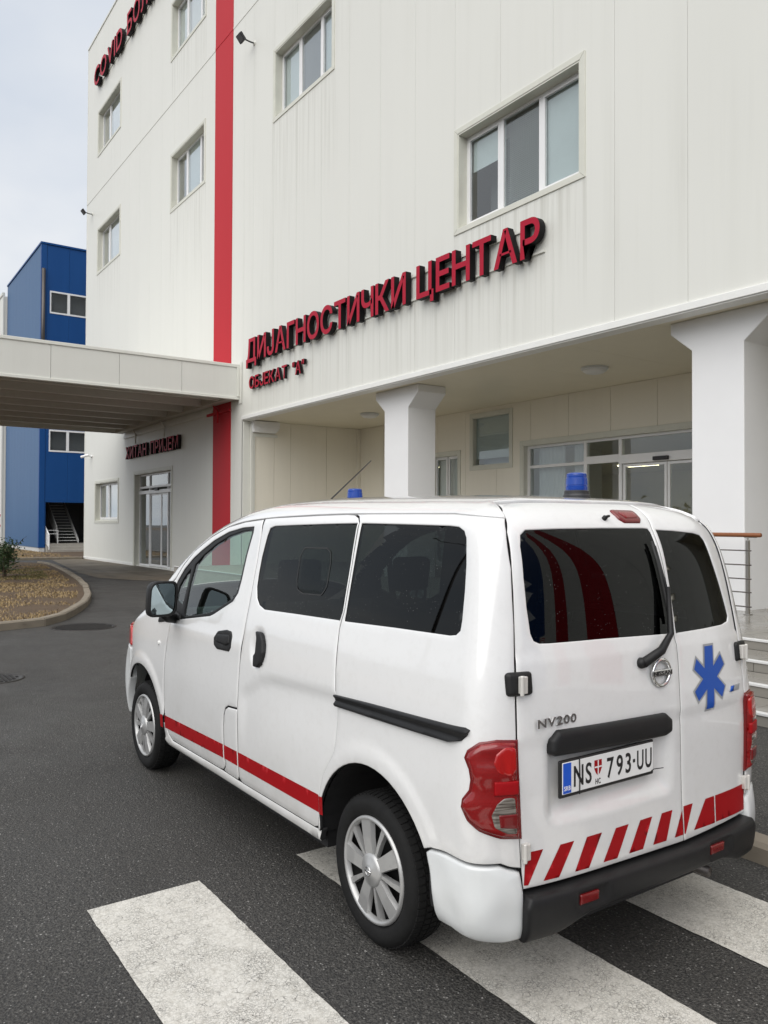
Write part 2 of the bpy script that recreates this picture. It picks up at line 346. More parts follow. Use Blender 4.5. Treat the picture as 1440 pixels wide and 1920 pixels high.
class MB:
    """collects shapes (world metres) that become ONE mesh"""
    def __init__(s): s.v = []; s.f = []
    def add(s, vs, fs):
        b = len(s.v); s.v += [tuple(map(float, p)) for p in vs]; s.f += [[i+b for i in f] for f in fs]; return s
    def box(s, x0, x1, y0, y1, z0, z1):
        if x0 > x1: x0, x1 = x1, x0
        if y0 > y1: y0, y1 = y1, y0
        if z0 > z1: z0, z1 = z1, z0
        return s.add([(x0,y0,z0),(x1,y0,z0),(x1,y1,z0),(x0,y1,z0),(x0,y0,z1),(x1,y0,z1),(x1,y1,z1),(x0,y1,z1)],
                     [(3,2,1,0),(4,5,6,7),(0,1,5,4),(1,2,6,5),(2,3,7,6),(3,0,4,7)])
    def prism(s, poly, h, ax='z', at=0.):
        """poly of 2-d points, extruded by h along axis ax from 'at'"""
        n = len(poly)
        def P(a, b, c):
            return {'z': (a, b, c), 'y': (a, c, b), 'x': (c, a, b)}[ax]
        vs = [P(a, b, at) for a, b in poly] + [P(a, b, at+h) for a, b in poly]
        fs = [list(range(n))[::-1], list(range(n, 2*n))] + [[i, (i+1) % n, n+(i+1) % n, n+i] for i in range(n)]
        return s.add(vs, fs)
    def tube(s, pts, r, n=10, cap=True):
        pts = [Vector(p) for p in pts]; rs = r if hasattr(r, '__len__') else [r]*len(pts)
        rings = []
        ref = None
        for i, p in enumerate(pts):
            d = (pts[min(i+1, len(pts)-1)] - pts[max(i-1, 0)]).normalized()
            if ref is None: ref = Vector((0, 0, 1)) if abs(d.z) < .9 else Vector((1, 0, 0))
            a = (ref - d*ref.dot(d)).normalized(); ref = a; b = d.cross(a)
            rings.append([p + (a*math.cos(2*math.pi*k/n) + b*math.sin(2*math.pi*k/n))*rs[i] for k in range(n)])
        vs = [q for rg in rings for q in rg]
        fs = [[i*n+k, i*n+(k+1) % n, (i+1)*n+(k+1) % n, (i+1)*n+k] for i in range(len(rings)-1) for k in range(n)]
        if cap: fs += [list(range(n))[::-1], [(len(rings)-1)*n+k for k in range(n)]]
        return s.add(vs, fs)
    def lathe(s, prof, c, ax='z', n=32, close=False, cap=True):
        """prof: (radius, height) pairs about axis ax through c"""
        vs = []
        for r_, h in prof:
            for k in range(n):
                a = 2*math.pi*k/n; p, q = r_*math.cos(a), r_*math.sin(a)
                vs.append({'z': (c[0]+p, c[1]+q, c[2]+h), 'y': (c[0]+p, c[1]+h, c[2]+q), 'x': (c[0]+h, c[1]+p, c[2]+q)}[ax])
        m = len(prof); fs = []
        for i in range(m - (0 if close else 1)):
            j = (i+1) % m
            for k in range(n): fs.append([i*n+k, i*n+(k+1) % n, j*n+(k+1) % n, j*n+k])
        if not close and cap:
            if prof[0][0] > 1e-6: fs.append([k for k in range(n)][::-1])
            if prof[-1][0] > 1e-6: fs.append([(m-1)*n+k for k in range(n)])
        return s.add(vs, fs)
    def build(s, name, mat, parent=None, smooth=False, origin=None, bevel=0., seg=2, auto=None):
        o = mesh_obj(name, s.v, s.f, mat, parent, smooth, origin)
        bm = bmesh.new(); bm.from_mesh(o.data); bmesh.ops.recalc_face_normals(bm, faces=bm.faces); bm.to_mesh(o.data); bm.free()
        if auto: 
            try: o.data.set_sharp_from_angle(angle=R(auto))
            except Exception: pass
        if bevel:
            md = o.modifiers.new('bevel', 'BEVEL'); md.width = bevel; md.segments = seg; md.limit_method = 'ANGLE'; md.angle_limit = R(40)
        return o
def one_box(name, mat, parent, *b, bevel=0., origin=None):
    return MB().box(*b).build(name, mat, parent, bevel=bevel, origin=origin)
def rect_minus(x0, x1, z0, z1, holes):
    """cells of a rectangle that lie outside rectangular holes"""
    hs = [(max(x0, a), min(x1, b), max(z0, c), min(z1, d)) for a, b, c, d in holes]
    hs = [h for h in hs if h[1]-h[0] > 1e-6 and h[3]-h[2] > 1e-6]
    if not hs: return [(x0, x1, z0, z1)]
    xs = sorted({x0, x1, *[h[0] for h in hs], *[h[1] for h in hs]}); out = []
    for a, b in zip(xs, xs[1:]):
        zcuts = sorted((h[2], h[3]) for h in hs if h[0] < b-1e-9 and h[1] > a+1e-9)
        z = z0
        for c, d in zcuts:
            if c > z+1e-9: out.append((a, b, z, c))
            z = max(z, d)
        if z < z1-1e-9: out.append((a, b, z, z1))
    return out
def slab_with_holes(name, mat, parent, x0, x1, z0, z1, y0, y1, holes, bevel=0.):
    cells = rect_minus(x0, x1, z0, z1, holes); comp = list(range(len(cells)))
    def touch(p, q):
        ox = min(p[1], q[1]) - max(p[0], q[0]); oz = min(p[3], q[3]) - max(p[2], q[2])
        return (ox > 1e-6 and oz > -1e-6) or (oz > 1e-6 and ox > -1e-6)
    for a in range(len(cells)):
        for b in range(a):
            if touch(cells[a], cells[b]):
                ca, cb = comp[a], comp[b]; comp = [cb if c == ca else c for c in comp]
    for c in sorted(set(comp)):
        mb = MB()
        for k, q in enumerate(cells):
            if comp[k] == c: mb.box(q[0], q[1], y0, y1, q[2], q[3])
        o = mb.build(name, mat, parent)
        bm = bmesh.new(); bm.from_mesh(o.data)
        bmesh.ops.remove_doubles(bm, verts=bm.verts, dist=1e-5)
        seen = {}
        for f in bm.faces: seen.setdefault(tuple(sorted(v.index for v in f.verts)), []).append(f)
        bmesh.ops.delete(bm, geom=[f for fs in seen.values() if len(fs) > 1 for f in fs], context='FACES_ONLY')
        bm.to_mesh(o.data); bm.free()
FONT_CACHE = {}
def glyph(ch, bold=0., depth=0.):
    """mesh verts/faces of one character at size 1 (x right, y up, z depth 0..depth)"""
    key = (ch, bold, depth)
    if key not in FONT_CACHE:
        c = bpy.data.curves.new('glyph', 'FONT'); c.body = ch; c.size = 1.; c.offset = bold; c.extrude = depth/2; c.resolution_u = 4
        o = bpy.data.objects.new('glyph', c); COL.objects.link(o)
        dg = bpy.context.evaluated_depsgraph_get(); me = bpy.data.meshes.new_from_object(o.evaluated_get(dg))
        v = np.array([p.co[:] for p in me.vertices]).reshape(-1, 3); f = [list(p.vertices) for p in me.polygons]
        nz = [p.normal.z for p in me.polygons]
        bpy.data.objects.remove(o, do_unlink=True); bpy.data.curves.remove(c); bpy.data.meshes.remove(me)
        FONT_CACHE[key] = (v, f, nz)
    return FONT_CACHE[key]
def text_layout(text, width, cap, bold, depth, gap=.10, space=.32):
    """list of (char, verts in a x-right / y-up frame, faces, nz) filling 'width' with cap height 'cap'"""
    s = cap/.728; x = 0; items = []
    for ch in text:
        if ch == ' ': x += space; continue
        v, f, nz = glyph(ch, bold, depth/s)
        mn, mx = v[:, 0].min(), v[:, 0].max()
        items.append((ch, v, f, nz, x - mn)); x += (mx-mn) + gap
    x -= gap
    k = width/x
    return [(ch, np.column_stack([(v[:, 0]+off)*k, v[:, 1]*s, v[:, 2]*s]), f, nz) for ch, v, f, nz, off in items]
# ---------------------------------------------------------------- van body surface (implicit, metres)
# u = distance forward from the rear bumper plane, y = lateral (left negative), z = height above the road
VX0, VYC, VHALF = -1.93, 2.615, 0.835
VROOT = (VX0 - 2.2, VYC, 0.0)

def hermite(tab):
    xs = np.array([t[0] for t in tab], float); ys = np.array([t[1] for t in tab], float)
    h = np.diff(xs); dl = np.diff(ys) / h
    m = np.zeros(len(xs)); m[0] = dl[0]; m[-1] = dl[-1]
    for i in range(1, len(xs) - 1):
        if dl[i-1] * dl[i] <= 0: m[i] = 0
        else:
            w1 = 2*h[i] + h[i-1]; w2 = h[i] + 2*h[i-1]
            m[i] = (w1 + w2) / (w1/dl[i-1] + w2/dl[i])
    def f(x):
        x = np.clip(x, xs[0], xs[-1]); i = np.clip(np.searchsorted(xs, x) - 1, 0, len(xs) - 2)
        t = (x - xs[i]) / h[i]
        return ((1+2*t)*(1-t)**2*ys[i] + t*(1-t)**2*h[i]*m[i] + t*t*(3-2*t)*ys[i+1] + t*t*(t-1)*h[i]*m[i+1])
    return f
v_tum = hermite([(.15,.060),(.25,.035),(.33,.016),(.45,.007),(.7,.0),(.9,.008),(1.1,.030),(1.25,.058),(1.4,.088),(1.55,.12),(1.66,.146),(1.75,.165),(1.85,.19)])
v_top = hermite([(-.2,1.783),(.3,1.786),(.8,1.797),(1.3,1.806),(1.7,1.810),(2.0,1.806),(2.25,1.79),(2.5,1.745),(2.75,1.665),(3.0,1.54),(3.25,1.375),(3.45,1.235),(3.65,1.15),(3.9,1.075),(4.15,.98),(4.35,.84),(4.42,.72),(4.5,.60)])
v_rear = hermite([(.15,.06),(.3,.035),(.45,.025),(.8,.025),(1.1,.04),(1.3,.06),(1.5,.09),(1.58,.11),(1.64,.135),(1.69,.17),(1.73,.22),(1.76,.3),(1.778,.42),(1.79,.6),(1.9,1.2)])
V_RC, V_RP = .17, 3.4
def v_half(u, z):
    B = VHALF - v_tum(z)
    f = np.clip((u - 3.30) / 1.12, 0, 1)
    B = B * (1 - f**3.0) ** (1/3.0)
    T = v_top(u)
    s = np.clip((T - z) / .17, 0, 1)
    B = B * (1 - (1 - s)**2.8) ** (1/2.8)
    g = np.clip((u - v_rear(z)) / V_RC, 0, 1)
    B = B * (1 - (1 - g)**V_RP) ** (1/V_RP)
    return np.where(z < .15, 0, B)
def v_inside(P):
    u = VX0 - P[..., 0]; y = P[..., 1] - VYC
    return np.abs(y) < v_half(u, P[..., 2])
def v_cast(O, D, tmax=2.2, n=110):
    """first entry of rays O+tD into the body; O, D (N,3); returns (N,3), ok"""
    O = np.asarray(O, float); D = np.broadcast_to(np.asarray(D, float), O.shape)
    ts = np.linspace(0, tmax, n)
    hit = np.full(len(O), -1)
    prev = np.zeros(len(O), bool)
    for k, t in enumerate(ts):
        ins = v_inside(O + D*t)
        new = ins & (hit < 0); hit[new] = k
    ok = hit > 0
    lo = np.where(ok, ts[np.maximum(hit-1, 0)], 0.); hi = np.where(ok, ts[np.maximum(hit, 0)], 0.)
    for _ in range(26):
        mid = (lo+hi)/2; ins = v_inside(O + D*mid[:, None])
        hi = np.where(ins, mid, hi); lo = np.where(ins, lo, mid)
    return O + D*((lo+hi)/2)[:, None], ok
# ---------------------------------------------------------------- patches: outlines in metres wrapped onto the body surface
def in_poly(P, poly):
    P = np.asarray(P); poly = np.asarray(poly); x, y = P[:, 0], P[:, 1]
    res = np.zeros(len(P), bool); n = len(poly); j = n-1
    for i in range(n):
        xi, yi = poly[i]; xj, yj = poly[j]
        c = ((yi > y) != (yj > y)); d = (yj-yi) if yj != yi else 1e-12
        res ^= c & (x < (xj-xi)*(y-yi)/d + xi); j = i
    return res
def seg_dist(P, poly):
    P = np.asarray(P, float); A = np.asarray(poly, float); B = np.roll(A, -1, 0)
    best = np.full(len(P), 9e9)
    for a, b in zip(A, B):
        d = b-a; L = d@d
        t = np.clip(((P-a)@d)/L, 0, 1) if L > 0 else np.zeros(len(P))
        best = np.minimum(best, np.hypot(*(P - a - t[:, None]*d).T))
    return best
def area2(p):
    p = np.asarray(p); return .5*np.sum(p[:, 0]*np.roll(p[:, 1], -1) - np.roll(p[:, 0], -1)*p[:, 1])
def ccw(p):
    p = [tuple(map(float, q)) for q in p]; return p if area2(p) > 0 else p[::-1]
def rounded(poly, r, n=5):
    """fillet every corner by up to r"""
    poly = ccw(poly); out = []; m = len(poly)
    for i in range(m):
        p0, p, p1 = (np.array(poly[k % m]) for k in (i-1, i, i+1))
        a, b = p0-p, p1-p; la, lb = np.linalg.norm(a), np.linalg.norm(b)
        a /= la; b /= lb; cosv = np.clip(a@b, -1, 1); ang = math.acos(cosv)
        if ang > R(150) or ang < R(5): out.append(tuple(p)); continue
        t = min(r/math.tan(ang/2), la*.48, lb*.48)
        s, e = p+a*t, p+b*t
        for k in range(n+1):
            q = k/n; out.append(tuple((1-q)**2*s + 2*q*(1-q)*p + q*q*e))
    return out
def densify(poly, step):
    out = []; m = len(poly)
    for i in range(m):
        a, b = np.array(poly[i]), np.array(poly[(i+1) % m]); k = max(1, int(math.ceil(np.linalg.norm(b-a)/step)))
        for j in range(k): out.append(tuple(a + (b-a)*j/k))
    # drop near-duplicates
    res = [out[0]]
    for p in out[1:]:
        if math.hypot(p[0]-res[-1][0], p[1]-res[-1][1]) > 1e-4: res.append(p)
    if math.hypot(res[0][0]-res[-1][0], res[0][1]-res[-1][1]) < 1e-4: res.pop()
    return res
def inset(poly, d):
    """move a ccw outline inward by d (outward for negative)"""
    p = np.array(poly); n = len(p)
    e = np.roll(p, -1, 0) - p; e /= np.maximum(np.linalg.norm(e, axis=1), 1e-9)[:, None]
    nrm = np.column_stack([-e[:, 1], e[:, 0]])          # inward for ccw
    nv = nrm + np.roll(nrm, 1, 0); L = np.linalg.norm(nv, axis=1); nv /= np.maximum(L, 1e-6)[:, None]
    k = 1/np.maximum(np.einsum('ij,ij->i', nv, nrm), .45)
    return [tuple(q) for q in p + nv*(d*k)[:, None]]
class Frame:
    def __init__(s, e1, e2, off, d): s.e1, s.e2, s.off, s.d = map(lambda q: np.array(q, float), (e1, e2, off, d))
    def raw(s, ab):
        ab = np.asarray(ab, float); O = ab[:, :1]*s.e1 + ab[:, 1:2]*s.e2 + s.off
        return v_cast(O, s.d)
    def map(s, ab, h):
        """point on the body moved h along the outward normal"""
        ab = np.asarray(ab, float); P, ok = s.raw(ab); e = .004
        a1, o1 = s.raw(ab+[e, 0]); a0, o0 = s.raw(ab-[e, 0]); b1, o3 = s.raw(ab+[0, e]); b0, o2 = s.raw(ab-[0, e])
        a1[~o1] = P[~o1]; a0[~o0] = P[~o0]; b1[~o3] = P[~o3]; b0[~o2] = P[~o2]
        n = np.cross(a1-a0, b1-b0); n /= np.maximum(np.linalg.norm(n, axis=1), 1e-12)[:, None]
        flip = (n@s.d) > 0; n[flip] *= -1
        return P + n*np.asarray(h).reshape(-1, 1), n, ok
C30, S30 = math.cos(R(30)), math.sin(R(30))
SIDE = Frame((1, 0, 0), (0, 0, 1), (0, 1.35, 0), (0, 1, 0))
REAR = Frame((0, 1, 0), (0, 0, 1), (-1.6, 0, 0), (-1, 0, 0))
# corner frame: looks at the rear left corner; a = P.(C30, S30)
DIAG = Frame((C30, S30, 0), (0, 0, 1), (S30*-.2, C30*.2, 0), (-S30, C30, 0))
_q = np.array([-1.99, 1.95]); _n = np.array([S30, -C30])
DIAG.off = np.array([_n[0], _n[1], 0]) * ((_q @ _n) + .75)
TOP = Frame((1, 0, 0), (0, 1, 0), (0, 0, 2.3), (0, 0, -1))
def smooth01(x): x = np.clip(x, 0, 1); return x*x*(3-2*x)
def triangulate(loops, pts, keep):
    vs, es = [], []
    for lp in loops:
        b = len(vs); n = len(lp); vs += [Vector(p) for p in lp]; es += [(b+i, b+(i+1) % n) for i in range(n)]
    vs += [Vector(p) for p in pts]
    v2, e2, f2, *_ = delaunay_2d_cdt(vs, es, [], 0, 1e-6)
    V = np.array([p[:] for p in v2]); Fc = np.array([list(f) for f in f2 if len(f) == 3])
    cen = V[Fc].mean(1); k = keep(cen)
    return V, Fc[k]
def patch(name, frame, outer, mat, parent, holes=(), h=.006, gap=0., edge=.004, thick=.014, step=.022, disp=None, smooth=True, rim=None, grid=True):
    """panel cut to 'outer' (minus holes), wrapped on the body, raised by h, with rounded edges and returns"""
    outer = densify(ccw(outer), step*.7)
    if gap: outer = inset(outer, gap)
    holes = [densify(ccw(q), step*.7) for q in holes]
    loops = [outer]
    if edge > 0: loops += [inset(outer, edge*.35), inset(outer, edge)]
    for q in holes:
        loops.append(q)
        if edge > 0: loops += [inset(q, -edge*.35), inset(q, -edge)]
    o = np.array(outer); lo, hi = o.min(0), o.max(0)
    pts = np.zeros((0, 2))
    if grid:
        gx, gy = np.meshgrid(np.arange(lo[0]+step/2, hi[0], step), np.arange(lo[1]+step/2, hi[1], step))
        pts = np.column_stack([gx.ravel(), gy.ravel()])
        pts = pts[in_poly(pts, outer)]
        if len(pts): pts = pts[seg_dist(pts, outer) > edge + step*.45]
        for q in holes:
            if not len(pts): break
            pts = pts[~in_poly(pts, q)]
            if len(pts): pts = pts[seg_dist(pts, q) > edge + step*.45]
    def keep(c):
        k = in_poly(c, outer)
        for q in holes: k &= ~in_poly(c, q)
        return k
    V, Fc = triangulate(loops, pts, keep)
    d = seg_dist(V, outer)
    for q in holes: d = np.minimum(d, seg_dist(V, q))
    hh = np.full(len(V), h)
    if disp is not None: hh = hh + disp(V)
    if edge > 0: hh = hh - edge*.9*(1 - np.sqrt(np.clip(1-(1-np.clip(d/edge, 0, 1))**2, 0, 1)))
    P, n, ok = frame.map(V, hh)
    Fc = [f for f in Fc.tolist() if ok[f].all()]
    # orient outward
    used = {}
    faces = []
    for f in Fc:
        a, b, c = P[f]; fn = np.cross(b-a, c-a)
        faces.append(f if fn @ n[f[0]] > 0 else f[::-1])
    verts = P.tolist(); ntop = len(faces)
    if thick > 0:
        ed = {}
        for f in faces:
            for i in range(3):
                a, b = f[i], f[(i+1) % 3]
                ed[(a, b)] = ed.get((a, b), 0) + 1
        bd = [(a, b) for (a, b) in ed if (b, a) not in ed]
        low = {}
        for a, b in bd:
            for k in (a, b):
                if k not in low: low[k] = len(verts); verts.append((P[k] - n[k]*thick).tolist())
        faces += [[b, a, low[a], low[b]] for a, b in bd]
    # drop unused
    idx = sorted({k for f in faces for k in f}); mp = {k: i for i, k in enumerate(idx)}
    o = mesh_obj(name, [verts[k] for k in idx], [[mp[k] for k in f] for f in faces], [mat, rim] if rim else mat, parent, smooth, fmat=[0]*ntop + [1]*(len(faces)-ntop) if rim else None)
    return o
def mirror(o, name=None, parent=None):
    """the same part on the other side of the van"""
    me = o.data.copy(); 
    co = np.empty(len(me.vertices)*3); me.vertices.foreach_get('co', co); co = co.reshape(-1, 3)
    co[:, 1] *= -1; me.vertices.foreach_set('co', co.ravel()); me.flip_normals(); me.update()
    q = link_mesh(name or o.name.split('.')[0], me, parent if parent is not None else o.parent, wloc(o))
    for m in o.modifiers:
        if m.type == 'BEVEL':
            k = q.modifiers.new('bevel', 'BEVEL'); k.width = m.width; k.segments = m.segments; k.limit_method = 'ANGLE'; k.angle_limit = m.angle_limit
    return q
# ================================================================ ground
def sheet(name, poly, z, mat, parent=None, kind='structure'):
    o = mesh_obj(name, [(x, y, z) for x, y in poly], [list(range(len(poly)))], mat, parent)
    if o.data.polygons[0].normal.z < 0: o.data.flip_normals()
    if parent is None and kind: o['kind'] = kind
    return o
sheet('ground', [(-700, -700), (700, -700), (700, 700), (-700, 700)], 0, M['asphalt'])
# brown-stained apron under the canopy
ap = [(-22.3, 9.98), (-22.0, 9.0), (-22.4, 8.3), (-23.6, 7.4), (-25.2, 6.85), (-28, 7.0), (-33.5, 7.75), (-38.3, 8.4), (-39.0, 9.98)]
sheet('apron', ap, .006, M['asphalt_brown'])
# zebra crossing: each bar its own painted sheet
zc = empty('zebra_crossing', (-2.5, 2.4, 0), kind='structure')
for k, (y0, y1) in enumerate(((-.08, .43), (.942, 1.452), (1.966, 2.466), (2.935, 3.435))):
    xf = -3.575 - .008*k
    n = 110; L = 3.55; rr_ = np.random.RandomState(40+k)
    def edge_wear():
        e = np.convolve(rr_.normal(0, 1, n+1+24), np.ones(5)/5, 'same')[12:-12]*.0016; e += rr_.normal(0, .0012, n+1)
        return np.clip(e, -.006, .003)
    lo_, hi_ = edge_wear(), edge_wear()
    pts = [(xf + L*i/n + (rr_.normal(0, .003) if i == 0 else 0), y0 - lo_[i]) for i in range(n+1)] + [(xf + L*i/n + (rr_.normal(0, .003) if i == 0 else 0), y1 + hi_[i]) for i in range(n, -1, -1)]
    mesh_obj('stripe', [(x, y, .004) for x, y in pts], [[i, i+1, 2*n-i, 2*n+1-i] for i in range(n)], M['road_paint'], zc)
# manhole covers: ring, slotted plate
def manhole(x, y, r, label):
    m = empty('manhole_cover', (x, y, 0), label, 'manhole', None)
    MB().lathe([(r, -.02), (r, .006), (r-.015, .011), (r-.035, .008), (r-.04, .003)], (x, y, 0), 'z', 40).build('ring', M['iron'], m, smooth=True)
    mb = MB()
    mb.lathe([(r-.04, .0025), (0, .003)], (x, y, 0), 'z', 40)
    p = .046; n = int(r/p)
    for i in range(-n, n+1):
        for j in range(-n, n+1):
            cx_, cy_ = i*p*1.15, j*p
            if math.hypot(cx_, cy_) < r-.075: mb.box(x+cx_-.017, x+cx_+.017, y+cy_-.014, y+cy_+.014, .003, .011)
    mb.build('plate', M['iron'], m)
    return m
manhole(-13.35, 3.42, .50, 'round iron manhole cover beside the curved kerb')
manhole(-9.43, 1.49, .31, 'dark iron drain cover at the left edge of the road')
# asphalt patches round the second cover
# planted island
isl = [(-13.55, -14.), (-13.55, 2.2), (-13.60, 2.65), (-13.9, 3.05), (-14.4, 3.38), (-15.4, 3.85), (-16.5, 4.30), (-18.0, 4.78), (-20.8, 5.45), (-23.9, 6.03), (-28., 6.65), (-32.6, 7.20), (-34.5, 7.15), (-35.6, 6.5), (-36., 5.2), (-36., -14.)]
KH, KW = .13, .14
island = sheet('planted_island', [p for p in inset(ccw(isl), KW*.6)], .07, M['soil'])
def kerb_line(name, path, w, hgt, L, mat, side=1, jit=.006, seed=1, closed=False):
    k = empty(name, (path[0][0], path[0][1], 0), kind='structure')
    rr = random.Random(seed)
    pts = [np.array(p) for p in path]
    seg = [np.linalg.norm(b-a) for a, b in zip(pts, pts[1:])]; tot = sum(seg); cum = np.concatenate([[0], np.cumsum(seg)])
    def at(s):
        i = min(max(int(np.searchsorted(cum, s)-1), 0), len(seg)-1); t = (s-cum[i])/seg[i]
        return pts[i] + (pts[i+1]-pts[i])*t
    s = 0
    while s < tot - .05:
        e = min(s+L*rr.uniform(.97, 1.03), tot)
        a, b = at(s+.006), at(e-.006); d = b-a; ln = np.linalg.norm(d); d /= ln; nrm = np.array([-d[1], d[0]])*side
        dz = rr.uniform(-jit, jit); da = rr.uniform(-jit, jit)
        c = .022
        prof = [(0, -.1), (0, hgt+dz-c), (c, hgt+dz), (w-.008, hgt+dz), (w, hgt+dz-.008), (w, -.1)]
        vs = [(*(q + nrm*(o+da)), z) for q in (a, b) for o, z in prof]
        n = len(prof); fs = [list(range(n)), [n+i for i in range(n)][::-1]] + [[i, n+i, n+(i+1) % n, (i+1) % n] for i in range(n)]
        MB().add(vs, fs).build('kerb_stone', mat, k)
        s = e
    return k
kerb_line('island_kerb', isl[1:13], KW, KH, .82, M['kerb_concrete'], side=1, seed=3, jit=.008)
kerb_line('island_kerb_front', [(-13.55, -2.5), (-13.55, 2.2)], KW, KH, .82, M['kerb_concrete'], side=1, seed=4)
# dry grass on the island
def tufts(name, n, region, z, mat, hgt, seed, kind='stuff', clump=None):
    rr = np.random.RandomState(seed); xs = []; 
    lo, hi = np.array(region).min(0), np.array(region).max(0)
    P = rr.uniform(lo, hi, (n*4, 2)); P = P[in_poly(P, region)]
    if clump is not None:
        f = np.sin(P[:, 0]*1.9+.7*np.sin(P[:, 1]*2.3))*np.sin(P[:, 1]*1.7+1.1*np.sin(P[:, 0]*1.3)) + rr.uniform(-.6, .6, len(P))
        P = P[f > clump]
    P = P[:n]; vs = []; fs = []
    for i, (x, y) in enumerate(P):
        a = rr.uniform(0, 6.28); L = hgt*rr.uniform(.4, 1.2); lean = rr.uniform(.3, 1.5); w = rr.uniform(.004, .010)
        dx, dy = math.cos(a), math.sin(a)
        b = len(vs)
        vs += [(x-dy*w, y+dx*w, z), (x+dy*w, y-dx*w, z), (x+dx*L*lean*.5-dy*w*.6, y+dy*L*lean*.5+dx*w*.6, z+L*.55), (x+dx*L*lean*.5+dy*w*.6, y+dy*L*lean*.5-dx*w*.6, z+L*.55), (x+dx*L*lean, y+dy*L*lean, z+L*.7)]
        fs += [(b, b+1, b+3, b+2), (b+2, b+3, b+4)]
    o = mesh_obj(name, vs, fs, mat); return tag(o, None, None, None, kind)
reg = [p for p in inset(ccw(isl), .25)]
reg_near = [(x, y) for x, y in [(-13.75, -1.5), (-13.75, 2.5), (-14.3, 3.1), (-16.6, 4.1), (-20.8, 5.2), (-28, 6.3), (-33, 6.9), (-34, 5.5), (-26, 1.2), (-20, -.3)]]
tag(tufts('dry_grass', 26000, reg_near, .065, M['dry_grass'], .055, 5, clump=-.05), 'dry straw-coloured grass matted over the planted island', 'grass')
tag(tufts('green_grass', 3500, [(-24.5, 3.2), (-24.0, 5.2), (-30, 6.2), (-30, 3.0)], .065, M['green_grass'], .07, 6, clump=.1), 'patchy green grass round the foot of the shrub', 'grass')
# far verge in front of the blue building
verge = [(-38.6, 5.6), (-38.85, 9.9), (-39.2, 10.4), (-39.2, 30), (-47.9, 30), (-47.9, 9.8), (-80, 9.8), (-80, 5.0), (-40, 5.0)]
sheet('verge', verge, .05, M['soil'])
kerb_line('verge_kerb', [(-80., 4.9), (-40., 4.9), (-38.9, 5.1), (-38.55, 5.7), (-38.75, 9.85)], .13, .11, .9, M['kerb_concrete'], side=1, seed=8)
tag(tufts('verge_grass', 9000, [(-38.9, 5.8), (-39.1, 9.9), (-47.8, 9.75), (-60, 9.7), (-60, 5.2), (-40, 5.2)], .05, M['dry_grass'], .10, 11, clump=-.2), 'yellowed grass on the verge before the blue building', 'grass')
# pavement in front of the steps, with its kerb
PZ = .06
sheet('pavement', [(-8.2, 3.93), (8, 3.93), (8, 6.2), (-8.2, 6.2)], PZ, M['asphalt'])
kerb_line('pavement_kerb', [(8., 3.80), (-7.4, 3.80), (-8.0, 4.0), (-8.3, 4.5), (-8.35, 6.2)],   .14, .10, .9, M['kerb_concrete'], side=-1, seed=5)
# ================================================================ hospital
FY = 10.0          # outer face of the facade panels
HB = empty('hospital_building', (-19, FY, 0), 'off-white panelled hospital building with a red vertical band', 'building')
XL, XR, ZT, ZJ, ZS = -39.10, 26.0, 24.07, 16.70, 4.72
XO0, XO1 = -21.66, 1.15        # the open ground floor
JX = -6.86; PW = 1.288
RED = (-23.83, -22.49)
